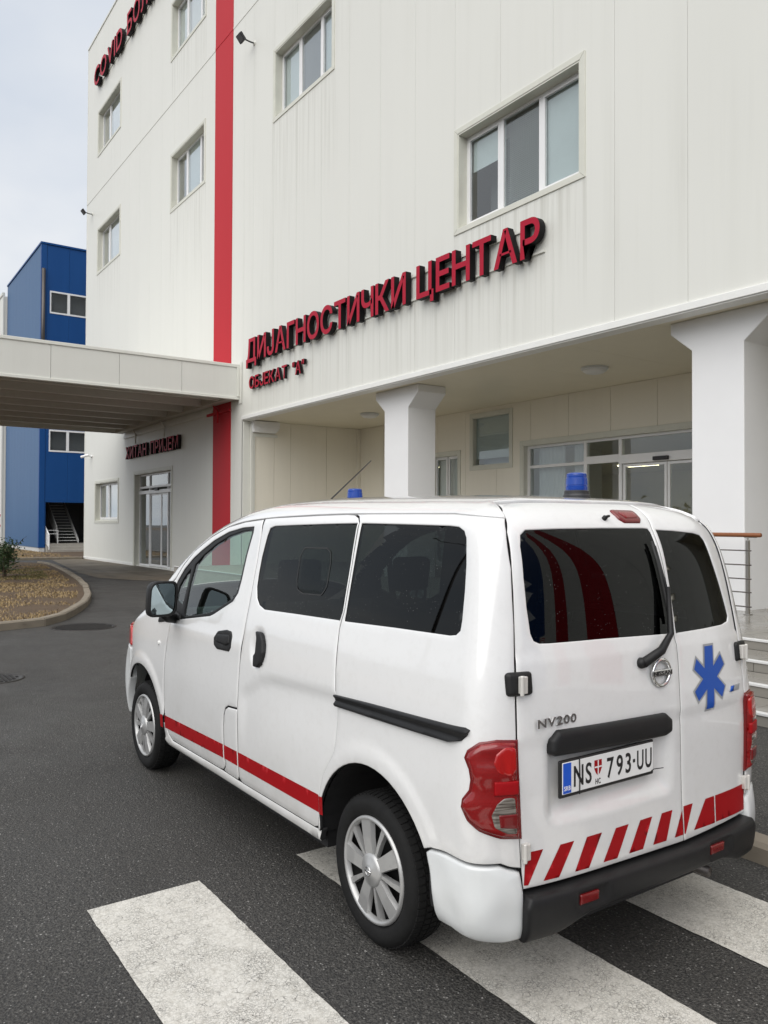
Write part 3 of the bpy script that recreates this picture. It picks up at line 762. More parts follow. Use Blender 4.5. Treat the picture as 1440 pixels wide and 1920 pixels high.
# openings (x0, x1, z0, z1) on the facade
WIN = {'w1': (-11.915, -8.835, 7.39, 9.24), 'w2': (-19.70, -16.66, 12.80, 14.62), 'w3': (-27.75, -24.73, 12.85, 14.75), 'w5': (-37.20, -33.90, 13.02, 14.95), 'w4': (-37.25, -33.95, 18.42, 20.32), 'w6': (-27.80, -24.74, 18.32, 20.25), 'w2u': (-19.70, -16.66, 18.32, 20.25),
       'g1': (-37.23, -33.82, 1.78, 3.46)}
DOOR = (-31.62, -27.55, .04, 3.60)
holes = list(WIN.values()) + [DOOR]
SIGNZ = (4.8, 6.35)
def facade():
    k0 = math.floor((XL-JX)/PW); xs = [XL] + [JX+PW*k for k in range(k0+1, int((XR-JX)/PW)+1)] + [XR]
    RED2 = [(4.35, 5.65), (7.05, 8.35)]
    cut = sorted(set([round(x, 4) for x in xs if not (RED[0]-.15 < x < RED[1]+.15)] + [RED[0], RED[1], XO0, XO1] + [q for r in RED2 for q in r] + [10.2]))
    cut = [c for i, c in enumerate(cut) if i == 0 or c - cut[i-1] > .12 or c in (RED[0], RED[1], XO0, XO1, 10.2)]
    g = .0024
    for a, b in zip(cut, cut[1:]):
        mid = (a+b)/2
        red = RED[0] <= mid <= RED[1] or any(r[0] < mid < r[1] for r in RED2); blue = mid > 10.2
        open_ = XO0 <= mid <= XO1
        z0 = ZS+.10 if open_ else .10
        for lo, hi in ((z0, ZJ-.02), (ZJ+.02, ZT)):
            if red:
                one_box('red_panel', M['red_panel'], HB, a+.002, b-.002, FY-.012, FY+.05, lo, hi)
            else:
                m = M['blue_panel'] if blue else M['wall_panel_grimy'] if (open_ and hi < 17 and mid > -21.7 and mid < -5) else M['wall_panel']
                slab_with_holes('wall_panel', m, HB, a+g, b-g, lo, hi, FY, FY+.06, holes)
    # cover strip over the horizontal joint
    MB().box(XL, RED[0]-.005, FY-.012, FY+.02, ZJ-.035, ZJ+.035).box(RED[1]+.005, XR, FY-.012, FY+.02, ZJ-.035, ZJ+.035).build('joint_strip', M['trim'], HB, bevel=.006)
    one_box('joint_strip', M['red_panel'], HB, RED[0], RED[1], FY-.022, FY+.02, ZJ-.035, ZJ+.035, bevel=.006)
    # structural skin behind the panels
    mb = MB()
    for a, b, c, d in rect_minus(XL+.06, XO0, .0, ZT-.05, [(h[0]-.0, h[1]+.0, h[2]-.0, h[3]+.0) for h in holes]): mb.box(a, b, FY+.065, FY+.24, c, d)
    for a, b, c, d in rect_minus(XO0, XO1, ZS+.02, ZT-.05, holes): mb.box(a, b, FY+.065, FY+.24, c, d)
    mb.box(XO1, XR, FY+.065, FY+.24, 0, ZT-.05)
    mb.build('wall_core', M['trim'], HB)
    # end wall, back, roof
    MB().box(XL, XL+.06, FY+.055, FY+16, 0, ZT).build('end_wall', M['wall_panel'], HB)
    MB().box(XL+.06, XR, FY+15.9, FY+16, 0, ZT-.01).box(XR-.1, XR, FY+.25, FY+15.9, 0, ZT-.01).build('rear_wall', M['wall_panel'], HB)
    MB().box(XL-.03, XR+.03, FY-.03, FY+16.05, ZT, ZT+.10).build('roof_edge', M['trim'], HB, bevel=.01)
    MB().box(XL-.012, XL+.05, FY-.012, FY+.05, .10, ZT-.002).build('corner_trim', M['trim'], HB)
    MB().box(XL-.02, DOOR[0]-.12, FY-.025, FY+.05, .0, .11).box(DOOR[1]+.12, RED[0], FY-.025, FY+.05, .0, .11).build('base_flashing', M['base_flashing'], HB, bevel=.008)
    MB().box(RED[0], XO0, FY-.02, FY+.05, .0, .105).box(XO1, XR, FY-.02, FY+.05, 0, .105).build('base_flashing', M['base_flashing'], HB, bevel=.008)
facade()
def window(hole, lights, blinds, depth=.20, tw=.105, transom=None, sill_drop=True, pane='pane'):
    x0, x1, z0, z1 = hole; yf = FY+depth
    # reveal lining
    t = .03
    rv = MB().box(x0, x0+t, FY-.01, yf+.1, z0, z1).box(x1-t, x1, FY-.01, yf+.1, z0, z1).box(x0+t, x1-t, FY-.01, yf+.1, z1-t, z1)
    rv.add([(x0+t, FY-.012, z0-.01), (x1-t, FY-.012, z0-.01), (x1-t, yf+.1, z0+t+.03), (x0+t, yf+.1, z0+t+.03), (x0+t, FY-.012, z0-.03), (x1-t, FY-.012, z0-.03), (x1-t, yf+.1, z0), (x0+t, yf+.1, z0)], [(0,1,2,3),(7,6,5,4),(0,4,5,1),(1,5,6,2),(2,6,7,3),(3,7,4,0)])
    w = rv.build('window', M['trim_stained'], HB)
    # mitred cover strips round the opening
    for pts in ([(x0-tw, z1+tw), (x1+tw, z1+tw), (x1, z1), (x0, z1)], [(x0-tw, z0-tw), (x0, z0), (x1, z0), (x1+tw, z0-tw)], [(x0-tw, z0-tw), (x0-tw, z1+tw), (x0, z1), (x0, z0)], [(x1, z0), (x1, z1), (x1+tw, z1+tw), (x1+tw, z0-tw)]):
        c = np.mean(pts, 0); q = [tuple(c + (np.array(p)-c)*.9975) for p in pts]
        MB().prism(q, .022, 'y', FY-.021).build('cover_strip', M['trim_stained'], w, bevel=.004)
    # frame
    a, b, c, d = x0+t, x1-t, z0+t+.02, z1-t; fwid = .055
    fr = MB().box(a, b, yf, yf+.07, c, c+fwid).box(a, b, yf, yf+.07, d-fwid, d).box(a, a+fwid, yf, yf+.07, c+fwid, d-fwid).box(b-fwid, b, yf, yf+.07, c+fwid, d-fwid)
    edges = [a+fwid] + [a+(b-a)*s for s in lights] + [b-fwid]
    for m in edges[1:-1]: fr.box(m-.05, m+.05, yf, yf+.07, c+fwid, d-fwid)
    fr.build('frame', M['white_frame'], w, bevel=.004)
    n = len(edges)-1
    for i in range(n):
        l = edges[i] + (.05 if i else 0); r_ = edges[i+1] - (.05 if i < n-1 else 0)
        sash = i != 1 or n == 2
        if sash:
            MB().box(l, r_, yf-.008, yf+.05, c+fwid, c+fwid+.045).box(l, r_, yf-.008, yf+.05, d-fwid-.045, d-fwid).box(l, l+.045, yf-.008, yf+.05, c+fwid+.045, d-fwid-.045).box(r_-.045, r_, yf-.008, yf+.05, c+fwid+.045, d-fwid-.045).build('sash', M['white_frame'], w, bevel=.004)
            l += .04; r_ -= .04; zc, zd = c+fwid+.04, d-fwid-.04
        else: zc, zd = c+fwid, d-fwid
        MB().box(l, r_, yf+.028, yf+.036, zc, zd).build('pane', M[pane], w)
        bl = blinds[i] if i < len(blinds) else 'blind'
        yb = yf+.09
        if bl == 'slats':
            mb = MB(); z = zc
            while z < zd: mb.add([(l, yb, z), (r_, yb, z), (r_, yb+.03, z+.031), (l, yb+.03, z+.031)], [(0, 1, 2, 3)]); z += .036
            mb.build('slat_blind', M['slat'], w)
            MB().box(l-.05, r_+.05, yb+.12, yb+.14, zc-.05, zd+.05).build('room_wall', M['curtain'], w)
        elif isinstance(bl, float):
            zm = zd-(zd-zc)*bl
            MB().box(l, r_, yb, yb+.01, zm, zd).box(l, r_, yb-.005, yb+.015, zm-.03, zm).build('blind_or_dark_room', M['blind'], w)
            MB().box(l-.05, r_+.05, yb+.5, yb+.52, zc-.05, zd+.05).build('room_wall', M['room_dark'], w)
        elif bl == 'curtain':
            mb = MB(); k = 24
            vs = []
            for j in range(k+1):
                x = l + (r_-l)*j/k; yy = yb+.02+.012*math.sin(j*1.9)
                vs += [(x, yy, zc-.03), (x, yy, zd+.03)]
            mb.add(vs, [(2*j, 2*j+2, 2*j+3, 2*j+1) for j in range(k)]).build('curtain', M['curtain'], w, smooth=True)
        else:
            MB().box(l-.03, r_+.03, yb, yb+.01, zc-.03, zd+.03).build('blind_or_dark_room', M[bl], w)  # given room_dark, the sheet is the unlit room's darkness put in colour
    return w
window(WIN['w1'], (.325, .655), (.36, 'slats', 'blind'))
window(WIN['w2'], (.36, .72), ('blind', 'room_dark', 'blind'))
window(WIN['w2u'], (.36, .72), ('blind', 'blind', 'blind'))
window(WIN['w3'], (.34, .74), ('slats', 'blind', 'room_dark'))
window(WIN['w6'], (.34, .74), ('blind', 'curtain', 'blind'))
window(WIN['w5'], (.36, .80), ('slats', 'curtain', 'blind'))
window(WIN['w4'], (.36, .80), ('slats', 'curtain', 'blind'))
window(WIN['g1'], (.42,), ('room_dark', 'curtain'))
# ---- emergency entrance (left): sliding glass doors
def er_door():
    x0, x1, z0, z1 = DOOR; yf = FY+.18
    rv = MB().box(x0, x0+.03, FY-.01, yf+.1, 0, z1).box(x1-.03, x1, FY-.01, yf+.1, 0, z1).box(x0+.03, x1-.03, FY-.01, yf+.1, z1-.03, z1)
    e = rv.build('emergency_entrance', M['trim_stained'], HB)
    for b in ((x0-.11, x0, 0, z1), (x1, x1+.11, 0, z1), (x0-.11, x1+.11, z1+.003, z1+.11)):
        MB().box(b[0], b[1], FY-.022, FY-.0015, b[2], b[3]).build('cover_strip', M['trim_stained'], e, bevel=.004)
    a, b, c, d = x0+.03, x1-.03, .05, z1-.03
    fr = MB(); f = .07
    m1, m2 = a+(b-a)*.30, a+(b-a)*.80
    fr.box(a, b, yf, yf+.1, d-f, d).box(a, b, yf, yf+.1, 3.02, 3.10).box(a, b, yf-.03, yf+.12, 2.80, 2.93)
    for x in (a, m1-.03, m2-.03, b-f): fr.box(x, x+f, yf-.002, yf+.098, .02, d-f)
    fr.box(a, m1, yf, yf+.1, .02, .10).box(m2, b, yf, yf+.1, .02, .10)
    fr.build('frame', M['white_frame'], e, bevel=.005)
    for l, r_ in ((a+f, m1-.03), (m2+.04, b-f)):
        MB().box(l, r_, yf+.04, yf+.05, .10, 2.80).build('pane', M['pane_dark'], e); MB().box(l, r_, yf+.04, yf+.05, 3.10, d-f).build('pane', M['pane_dark'], e)
    MB().box(m1+.04, m2-.03, yf+.04, yf+.05, 3.10, d-f).build('pane', M['pane_dark'], e)
    mid = m1+(m2-m1)*.62
    for l, r_ in ((m1+.05, mid), (mid+.01, m2-.04)):
        MB().box(l, l+.05, yf+.03, yf+.07, .05, 2.79).box(r_-.05, r_, yf+.03, yf+.07, .05, 2.79).box(l+.05, r_-.05, yf+.03, yf+.07, 2.73, 2.79).box(l+.05, r_-.05, yf+.03, yf+.07, .05, .13).build('door_leaf_frame', M['white_frame'], e, bevel=.004)
        MB().box(l+.05, r_-.05, yf+.045, yf+.053, .13, 2.73).build('pane', M['pane_dark'], e)
    MB().box((m1+m2)/2-.22, (m1+m2)/2+.16, yf-.09, yf-.03, 2.90, 2.97).build('door_sensor', M['black_metal'], e, bevel=.01)
    MB().box(x0-.3, x1+.3, FY+4.5, FY+4.6, 0, 3.9).box(x0-.3, x0-.2, FY+.3, FY+4.5, 0, 3.9).box(x1+.2, x1+.3, FY+.3, FY+4.5, 0, 3.9).build('lobby_wall', M['room_wall'], e)
    MB().box(x0-.3, x1+.3, FY+.26, FY+4.6, -.05, .015).build('lobby_floor', M['room_floor'], e)
    MB().box(x0-.3, x1+.3, FY+.26, FY+4.6, 3.8, 3.9).build('lobby_ceiling', M['room_wall'], e)
er_door()
# ---- open ground floor: soffit, side wall, back wall
LZ = .49        # entrance landing
BY = 14.07      # back wall
def recess():
    n = int((XO1-XO0)/1.9)+1; w = (XO1-XO0)/n
    for k in range(n):
        one_box('soffit_panel', M['soffit'], HB, XO0+w*k+.002, XO0+w*(k+1)-.002, FY+.245, BY+.1, ZS-.01, ZS+.03)
    MB().box(XO0-.02, XO1+.02, FY-.045, FY+.06, ZS-.012, ZS+.098).box(XO0-.02, XO1+.02, FY-.02, FY+.245, ZS-.035, ZS-.013).build('overhang_trim', M['base_flashing'], HB, bevel=.008)
    ys = [FY+.25, 11.0, 11.56, 12.82, BY]
    for a, b in zip(ys, ys[1:]): one_box('recess_panel', M['recess_panel'], HB, XO0-.05, XO0+.06, a+.004, b-.004, 0, ZS-.014)
    MB().box(XO0-.05, XO0+.03, FY+.0, FY+.25, 0, ZS-.04).build('corner_trim', M['trim'], HB, bevel=.01)
    MB().box(XO0+.0601, XO0+.10, FY+.22, FY+.30, 0, ZS-.02).build('corner_trim', M['trim'], HB, bevel=.006)
    MB().box(XO0+.061, XO0+.11, BY-.14, BY-.004, 0, ZS-.02).build('corner_trim', M['recess_panel'], HB, bevel=.006)
    # corbel of the half column in the side wall
    MB().prism([(10.28, 4.36), (10.98, 4.36), (11.10, 4.50), (11.10, 4.69), (10.24, 4.69), (10.24, 4.50)], .17, 'x', XO0+.062).build('corbel', M['column_paint'], HB, bevel=.006)
    MB().box(XO0+.061, XO0+.085, 10.28, 11.10, 4.24, 4.33).box(XO0+.061, XO0+.085, 10.28, 10.36, .5, 4.239).build('corner_trim', M['trim'], HB)
    # back wall
    bh = [(-17.85, -16.72, LZ, 3.58), (-16.14, -14.72, 3.20, 4.50), (-14.26, -3.6, LZ, 3.63)]
    xs = [XO0] + [-20.3, -19.0, -17.62, -16.42, -15.21, -14.0, -12.79, -11.58, -10.37, -9.16, -7.95, -6.7, -5.4, -4.1, -2.8, -1.5, -.2, XO1]
    for a, b in zip(xs, xs[1:]): slab_with_holes('recess_panel', M['recess_panel'], HB, a+.004, b-.004, 0, ZS-.014, BY, BY+.08, bh)
    mb = MB()
    for a, b, c, d in rect_minus(XO0, XO1, 0, ZS-.015, bh): mb.box(a, b, BY+.085, BY+.2, c, d)
    mb.build('wall_core', M['trim'], HB)
    one_box('end_wall', M['recess_panel'], HB, XO1, XO1+.1, FY+.25, BY+.2, 0, ZS-.014)
    def strips(e, x0, x1, z0, z1, t=.10, bottom=True, y=BY):
        bs = [(x0-t, x0, z0-(t if bottom else 0), z1+t), (x1, x1+t, z0-(t if bottom else 0), z1+t), (x0+.001, x1-.001, z1, z1+t)] + ([(x0+.001, x1-.001, z0-t, z0)] if bottom else [])
        for b in bs: MB().box(b[0], b[1], y-.022, y-.0015, b[2], b[3]).build('cover_strip', M['trim_stained'], e, bevel=.004)
    # small square window
    x0, x1, z0, z1 = bh[1]; yf = BY+.10
    e = MB().box(x0, x0+.03, BY-.01, yf+.1, z0, z1).box(x1-.03, x1, BY-.01, yf+.1, z0, z1).box(x0+.03, x1-.03, BY-.01, yf+.1, z1-.03, z1).box(x0+.03, x1-.03, BY-.01, yf+.1, z0, z0+.03).build('window', M['trim_stained'], HB)
    strips(e, x0, x1, z0, z1)
    MB().box(x0+.03, x1-.03, yf, yf+.01, z0+.03, z1-.03).build('pane', M['pane'], e)
    MB().box(x0+.03, x1-.03, yf+.03, yf+.04, z0+.20, z1-.03).build('blind_or_dark_room', M['blind'], e)
    MB().box(x0, x1, yf+.30, yf+.31, z0, z1).build('room_wall', M['room_wall'], e)
    # side door
    x0, x1, z0, z1 = bh[0]
    e = MB().box(x0, x0+.03, BY-.01, yf+.1, z0, z1).box(x1-.03, x1, BY-.01, yf+.1, z0, z1).box(x0+.03, x1-.03, BY-.01, yf+.1, z1-.03, z1).build('side_door', M['trim_stained'], HB)
    strips(e, x0, x1, z0, z1, bottom=False)
    m = (x0+x1)/2
    for l, r_ in ((x0+.03, m-.02), (m+.02, x1-.03)):
        MB().box(l, l+.06, yf, yf+.06, z0+.01, z1-.03).box(r_-.06, r_, yf, yf+.06, z0+.01, z1-.03).box(l+.06, r_-.06, yf, yf+.06, z1-.10, z1-.03).box(l+.06, r_-.06, yf, yf+.06, z0+.01, z0+.15).build('door_leaf_frame', M['white_frame'], e, bevel=.004)
        MB().box(l+.06, r_-.06, yf+.025, yf+.033, z0+.15, z1-.10).build('pane', M['pane'], e)
    MB().box(x0, x1, yf+.14, yf+.15, z0, z1).build('curtain', M['curtain'], e)
    # glazed main entrance
    x0, x1, z0, z1 = bh[2]; yf = BY+.12
    e = MB().box(x0, x0+.03, BY-.01, yf+.1, z0, z1).box(x1-.03, x1, BY-.01, yf+.1, z0, z1).box(x0+.03, x1-.03, BY-.01, yf+.1, z1-.03, z1).build('main_entrance', M['trim_stained'], HB)
    strips(e, x0, x1, z0, z1, bottom=False)
    a, b, d = x0+.03, x1-.03, z1-.03
    fr = MB().box(a, b, yf, yf+.1, d-.06, d)
    mull = [a, -12.44, -11.46, -9.15, -8.0, -5.9, b-.07]
    for x in mull: fr.box(x, x+.085, yf-.002, yf+.098, z0+.005, d-.06)
    bays = list(zip([x+.085 for x in mull], mull[1:]))
    for i, (l, r_) in enumerate(bays):
        if i in (0, 4, 5): fr.box(l, r_, yf, yf+.1, 3.05, 3.12)
        elif i in (1, 3): fr.box(l, r_, yf, yf+.1, 3.05, 3.22)
        fr.box(l, r_, yf, yf+.1, z0+.01, z0+.12)
    l, r_ = bays[2]; fr.box(l, r_, yf-.05, yf+.15, 3.00, 3.19)
    fr.build('frame', M['white_frame'], e, bevel=.005)
    for i, (l, r_) in enumerate(bays):
        lowtop, uplow = (3.05, 3.12) if i in (0, 4, 5) else (3.05, 3.22)
        if i == 2: uplow = 3.19
        MB().box(l, r_, yf+.04, yf+.05, uplow, d-.06).build('pane', M['pane'], e)
        if i != 2: MB().box(l, r_, yf+.04, yf+.05, z0+.12, lowtop).build('pane', M['pane'], e)
    l, r_ = bays[2]; mid = (l+r_)/2+.02
    for p, q in ((l+.02, mid-.01), (mid+.01, r_-.02)):
        MB().box(p, p+.06, yf+.02, yf+.07, z0+.02, 2.99).box(q-.06, q, yf+.02, yf+.07, z0+.02, 2.99).box(p+.06, q-.06, yf+.02, yf+.07, 2.93, 2.99).box(p+.06, q-.06, yf+.02, yf+.07, z0+.02, z0+.12).build('door_leaf_frame', M['white_frame'], e, bevel=.004)
        MB().box(p+.06, q-.06, yf+.04, yf+.048, z0+.12, 2.93).build('pane', M['pane'], e)
    MB().box(mid-.26, mid+.10, yf-.12, yf-.05, 3.02, 3.10).build('door_sensor', M['black_metal'], e, bevel=.01)
    # curtains in the left bay
    for (cx0, cx1) in ((-14.1, -13.25), (-12.95, -12.65)):
        k = 28; vs = []
        for j in range(k+1):
            x = cx0+(cx1-cx0)*j/k; yy = yf+.28+.035*math.sin(j*1.35)+.01*math.sin(j*.5)
            vs += [(x, yy, z0+.1), (x*.985-.21+.0, yy, 3.55)]
        mesh_obj('curtain', vs, [(2*j, 2*j+2, 2*j+3, 2*j+1) for j in range(k)], M['curtain'], e, True)
    # lobby behind the glass
    MB().box(-24., -2.4, 27., 27.1, LZ, 3.75).box(-24.1, -24., BY+.3, 27.1, LZ, 3.75).box(-2.4, -2.3, BY+.3, 27.1, LZ, 3.75).box(-14.6, -14.45, BY+.5, 17.2, LZ, 3.7).build('lobby_wall', M['room_wall'], e)
    MB().box(-24., -2.3, BY+.22, 27.1, LZ-.06, LZ-.001).build('lobby_floor', M['room_floor'], e)
    MB().box(-24., -2.3, BY+.22, 27.1, 3.70, 3.8).build('lobby_ceiling', M['room_wall'], e)
    for lx, ly in ((-17.2, 22.3), (-8.6, 17.5), (-12.8, 25.5), (-5.2, 20.), (-21.5, 18.)): MB().box(lx-.6, lx+.6, ly-.3, ly+.3, 3.66, 3.698).build('ceiling_light_and_fill', M['lit_panel'], e)  # first panel is a real lamp, the rest are added to brighten the lobby
    # reception desk, seats and a partition inside
    MB().box(-13.2, -10.6, 20.2, 20.8, LZ, LZ+1.1).box(-13.3, -10.5, 20.1, 20.9, LZ+1.1, LZ+1.15).build('reception_desk', M['room_floor'], e)
    MB().box(-9.8, -9.72, 18.0, 22.0, LZ, 3.0).box(-9.85, -9.67, 17.9, 18.0, LZ, 3.7).build('glazed_partition', M['white_frame'], e)
recess()
# ---- columns
def column(x0, x1, y0, y1):
    ov = .36; xm = (x0+x1)/2
    prof = [(x0, LZ-.01), (x1, LZ-.01), (x1, 4.24), (x1+ov, 4.54), (x1+ov, ZS-.012), (x0-ov, ZS-.012), (x0-ov, 4.54), (x0, 4.24)]
    MB().prism(prof, y1-y0, 'y', y0).build('column', M['column_paint'], HB, bevel=.012)
column(-15.03, -14.13, 10.45, 11.22); column(-7.11, -6.29, 10.45, 11.22)
# ---- steps and landing
stp = empty('entrance_steps', (-3., 6.2, 0), 'tiled entrance steps with white nosing strips behind the van', 'steps')
SX0, SX1 = -22.0, 1.1
edges = [(6.17, .1675), (6.74, .275), (7.29, .3825), (7.93, LZ)]
for k, (y, z) in enumerate(edges):
    y2 = edges[k+1][0]+.05 if k < 3 else BY
    xa = -9.5 if k < 3 else -21.6
    st_ = MB().box(xa, SX1, y+.012, y2, 0, z-.012).build('step', M['grout'] if k < 3 else M['concrete'], stp)
    MB().box(xa, SX1, y-.012, y+.045, z-.020, z+.004).build('nosing', M['nosing'], st_, bevel=.004)
    zb = edges[k-1][1] if k else PZ
    x = -8.5; i = 0
    while x < -.2:
        one_box('riser_tile', M['step_tile'], st_, x+.003, x+.597, y, y+.0125, zb+.002, z-.021)
        x += .60
    x = -8.5
    ty = [(y+.047, edges[k+1][0]-.012)] if k < 3 else [(y+.047+.6*j, y+.047+.6*(j+1)-.005) for j in range(6)]
    while x < -.2:
        for t0, t1 in ty: one_box('tread_tile', M['step_tile'], st_, x+.003, x+.597, t0, t1, z-.013, z)
        x += .60
# ---- railing on the landing
rl = empty('railing', (-6., 10.02, LZ), 'steel railing with round wooden handrail beside the entrance column', 'railing')
ry = 10.02
for px in (-5.985, -7.4, -8.8): 
    MB().box(px-.021, px+.021, ry-.021, ry+.021, LZ, 1.475).build('post', M['steel'], rl, bevel=.004)
    MB().tube([(px, ry, 1.47), (px, ry, 1.52)], .010, 8).build('post_pin', M['steel'], rl)
    MB().box(px-.045, px+.045, ry-.04, ry+.04, LZ, LZ+.012).build('post_foot', M['steel'], rl, bevel=.003)
for z in (1.340, 1.150, .966, .789, .600):
    MB().tube([(-5.92, ry-.028, z), (-8.86, ry-.028, z)], .0085, 8).build('rod', M['steel_dark'], rl, smooth=True)
MB().tube([(-5.80, ry, 1.545), (-5.815, ry, 1.545), (-8.9, ry, 1.545)], [.026, .029, .029], 14).build('handrail', M['wood'], rl, smooth=True)
MB().box(-6.03, -5.86, ry-.012, ry+.012, 1.508, 1.516).build('rail_bracket', M['steel'], rl)
# ---- canopy over the emergency entrance
cn_ = empty('entrance_canopy', (-27, 6, 5.3), 'flat white canopy on deep ribs reaching out over the driveway', 'canopy')
CX0, CX1, CY0, CZ0, CZ1 = -33.0, -21.86, 1.6, 5.32, 6.33
ys = [FY-.03] ; y = FY-.03
while y > CY0: y = max(y-1.75, CY0); ys.append(y)
for a, b in zip(ys, ys[1:]):
    MB().box(CX1-.06, CX1, b+.005, a-.005, CZ0+.085, CZ1-.06).build('fascia_panel', M['canopy_panel'], cn_)
MB().box(CX1-.09, CX1+.03, CY0, FY-.03, CZ1-.059, CZ1+.03).build('top_trim', M['trim'], cn_, bevel=.01)
MB().box(CX1-.10, CX1+.03, CY0, FY-.03, CZ0, CZ0+.084).build('bottom_trim', M['trim'], cn_, bevel=.01)
MB().box(CX1+.001, CX1+.05, FY-.11, FY-.031, CZ0+.086, CZ1-.061).build('end_trim', M['trim'], cn_, bevel=.006)
MB().box(CX1-.02, CX1+.16, FY-.028, FY-.014, CZ0-.12, CZ1+.10).build('wall_plate', M['trim'], cn_, bevel=.004)
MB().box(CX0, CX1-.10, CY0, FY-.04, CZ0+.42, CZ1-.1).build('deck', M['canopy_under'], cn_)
MB().box(CX0-.06, CX0, CY0, FY-.04, CZ0, CZ1).build('far_fascia', M['canopy_panel'], cn_)
MB().box(CX0, CX1-.1, CY0-.06, CY0, CZ0, CZ1).build('end_fascia', M['canopy_panel'], cn_)
for x in (CX0+.4, CX1-.6): MB().box(x-.2, x+.2, CY0+.1, CY0+.5, 0, CZ0+.05).build('pillar', M['column_paint'], cn_, bevel=.01)
for k in range(7):
    x = CX1 - .75 - 1.52*k
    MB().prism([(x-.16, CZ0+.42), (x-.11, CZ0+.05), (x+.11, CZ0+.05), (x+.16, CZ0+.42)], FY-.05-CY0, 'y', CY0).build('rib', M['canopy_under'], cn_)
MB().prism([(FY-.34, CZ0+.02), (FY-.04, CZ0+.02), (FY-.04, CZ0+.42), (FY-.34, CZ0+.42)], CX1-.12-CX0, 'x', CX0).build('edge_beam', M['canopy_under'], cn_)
MB().box(CX0, RED[0]-.02, FY-.05, FY-.001, 5.10, 5.22).build('ledge', M['trim'], cn_, bevel=.01)
MB().box(RED[0]-.4, RED[1]+.02, FY-.07, FY-.014, 5.06, 5.14).build('ledge', M['red_panel'], cn_, bevel=.006)
for x in (-23.3, -28.05, -31.3):
    MB().tube([(x-.25, FY-.12, 5.50), (x-.25, FY-.12, 5.33), (x-.10, FY-.10, 5.22), (x, FY-.08, 5.14), (x, FY-.08, 4.78)], .028, 8).build('drain_pipe', M['trim'] if x < -24 else M['red_panel'], cn_, smooth=True)
# ---- lettering, each letter a part
def sign(name, words_, label, zb, cap, depth, yfront, bold=.012, faces=('red_letter', 'black_letter'), rails=True, gap=.11):
    x_all0 = words_[0][1]; x_all1 = words_[-1][2]
    s = empty(name, ((x_all0+x_all1)/2, FY, zb), label, 'sign')
    for text, x0, x1 in words_:
        for ch, v, f, nz in text_layout(text, x1-x0, cap, bold, depth, gap=gap):
            w = np.column_stack([x0+v[:, 0], yfront+depth/2-v[:, 2], zb+v[:, 1]])
            mesh_obj('letter', w, f, [M[faces[0]], M[faces[1]]], s, fmat=[0 if n > .5 else 1 for n in nz])
    if rails:
        for zz_ in (zb+cap*.12, zb+cap*.88):
            MB().box(x_all0+.05, x_all1-.05, FY-.035, FY-.001, zz_-.018, zz_+.018).build('mounting_rail', M['trim'], s)
    return s
sign('facade_sign', [('ДИЈАГНОСТИЧКИ', -21.05, -13.36), ('ЦЕНТАР', -13.0, -9.56)], 'red Cyrillic letters of the long facade sign above the overhang', 6.25, .645, .14, FY-.19, gap=.085, bold=.018)
sign('building_sign', [('ОБЈЕКАТ', -21.0, -18.72), ('"А"', -18.42, -17.79)], 'small red two-word sign right under the long facade sign', 5.51, .34, .085, FY-.12, rails=False)
sign('roof_sign', [('COVID', -37.35, -33.15), ('БОЛНИЦА', -32.5, -26.3)], 'red letters high on the facade near the roof corner', 21.45, .85, .16, FY-.20, gap=.13)
sign('emergency_sign', [('ХИТАН', -32.4, -29.85), ('ПРИЈЕМ', -29.4, -26.55)], 'dark red letters above the sliding glass doors under the canopy', 4.24, .47, .11, FY-.14)
# ---- floodlights, cameras, soffit lamps
def floodlight(x, z, label):
    f = empty('floodlight', (x, FY, z), label, 'floodlight', 'floodlights on the facade')
    def T(p): # tilt
        return p
    c = np.array((x, FY-.42, z)); a = R(40)
    ax = np.array((1, 0, 0)); n = np.array((0, -math.cos(a), -math.sin(a))); u_ = np.array((0, -math.sin(a), math.cos(a)))
    def bx(w, h, d0, d1, nm, mat):
        vs = [c + ax*sx*w + u_*sz*h + n*d for d in (d0, d1) for sx, sz in ((-1,-1),(1,-1),(1,1),(-1,1))]
        MB().add(vs, [(0,1,2,3),(7,6,5,4),(0,4,5,1),(1,5,6,2),(2,6,7,3),(3,7,4,0)]).build(nm, mat, f, bevel=.01)
    bx(.145, .115, -.05, .03, 'housing', M['black_metal']); bx(.12, .09, .031, .036, 'lens', M['grey_lens'])
    MB().tube([(x+.02, FY-.0, z-.02), (x+.06, FY-.14, z-.05), (x+.04, FY-.30, z-.02), c], .022, 8).build('bracket', M['black_metal'], f, smooth=True)
    MB().lathe([(.07, 0), (.06, -.03), (0, -.03)], (x+.02, FY-.001, z-.02), 'y', 16).build('wall_plate', M['trim'], f)
floodlight(-21.05, 15.55, 'black floodlight right of the red band above the windows')
floodlight(-38.15, 16.0, 'black floodlight on the far left edge of the facade')
def camera_unit(x, z, y, label, out=.42):
    f = empty('security_camera', (x, y, z), label, 'camera', 'security cameras')
    MB().lathe([(.07, 0), (.065, -.05), (.03, -.06), (0, -.06)], (x, y, z), 'y', 16).build('base', M['white_frame'], f, smooth=True)
    MB().tube([(x, y-.03, z), (x, y-.16, z+.02), (x-.02, y-.22, z+.02)], .025, 8).build('arm', M['white_frame'], f, smooth=True)
    d = np.array((-.55, -.75, -.25)); d /= np.linalg.norm(d); p = np.array((x-.02, y-.22, z+.04))
    MB().tube([p-d*.10, p+d*.28], .06, 14).build('body', M['white_frame'], f, smooth=True, auto=40)
    MB().tube([p+d*.281, p+d*.286], .05, 14).build('lens', M['black_metal'], f)
camera_unit(-37.85, 4.72, FY-.001, 'white security camera on the wall above the ground floor window')
cu = camera_unit(-38.75, 7.05, FY-.001, 'white security camera at the facade corner above the canopy')
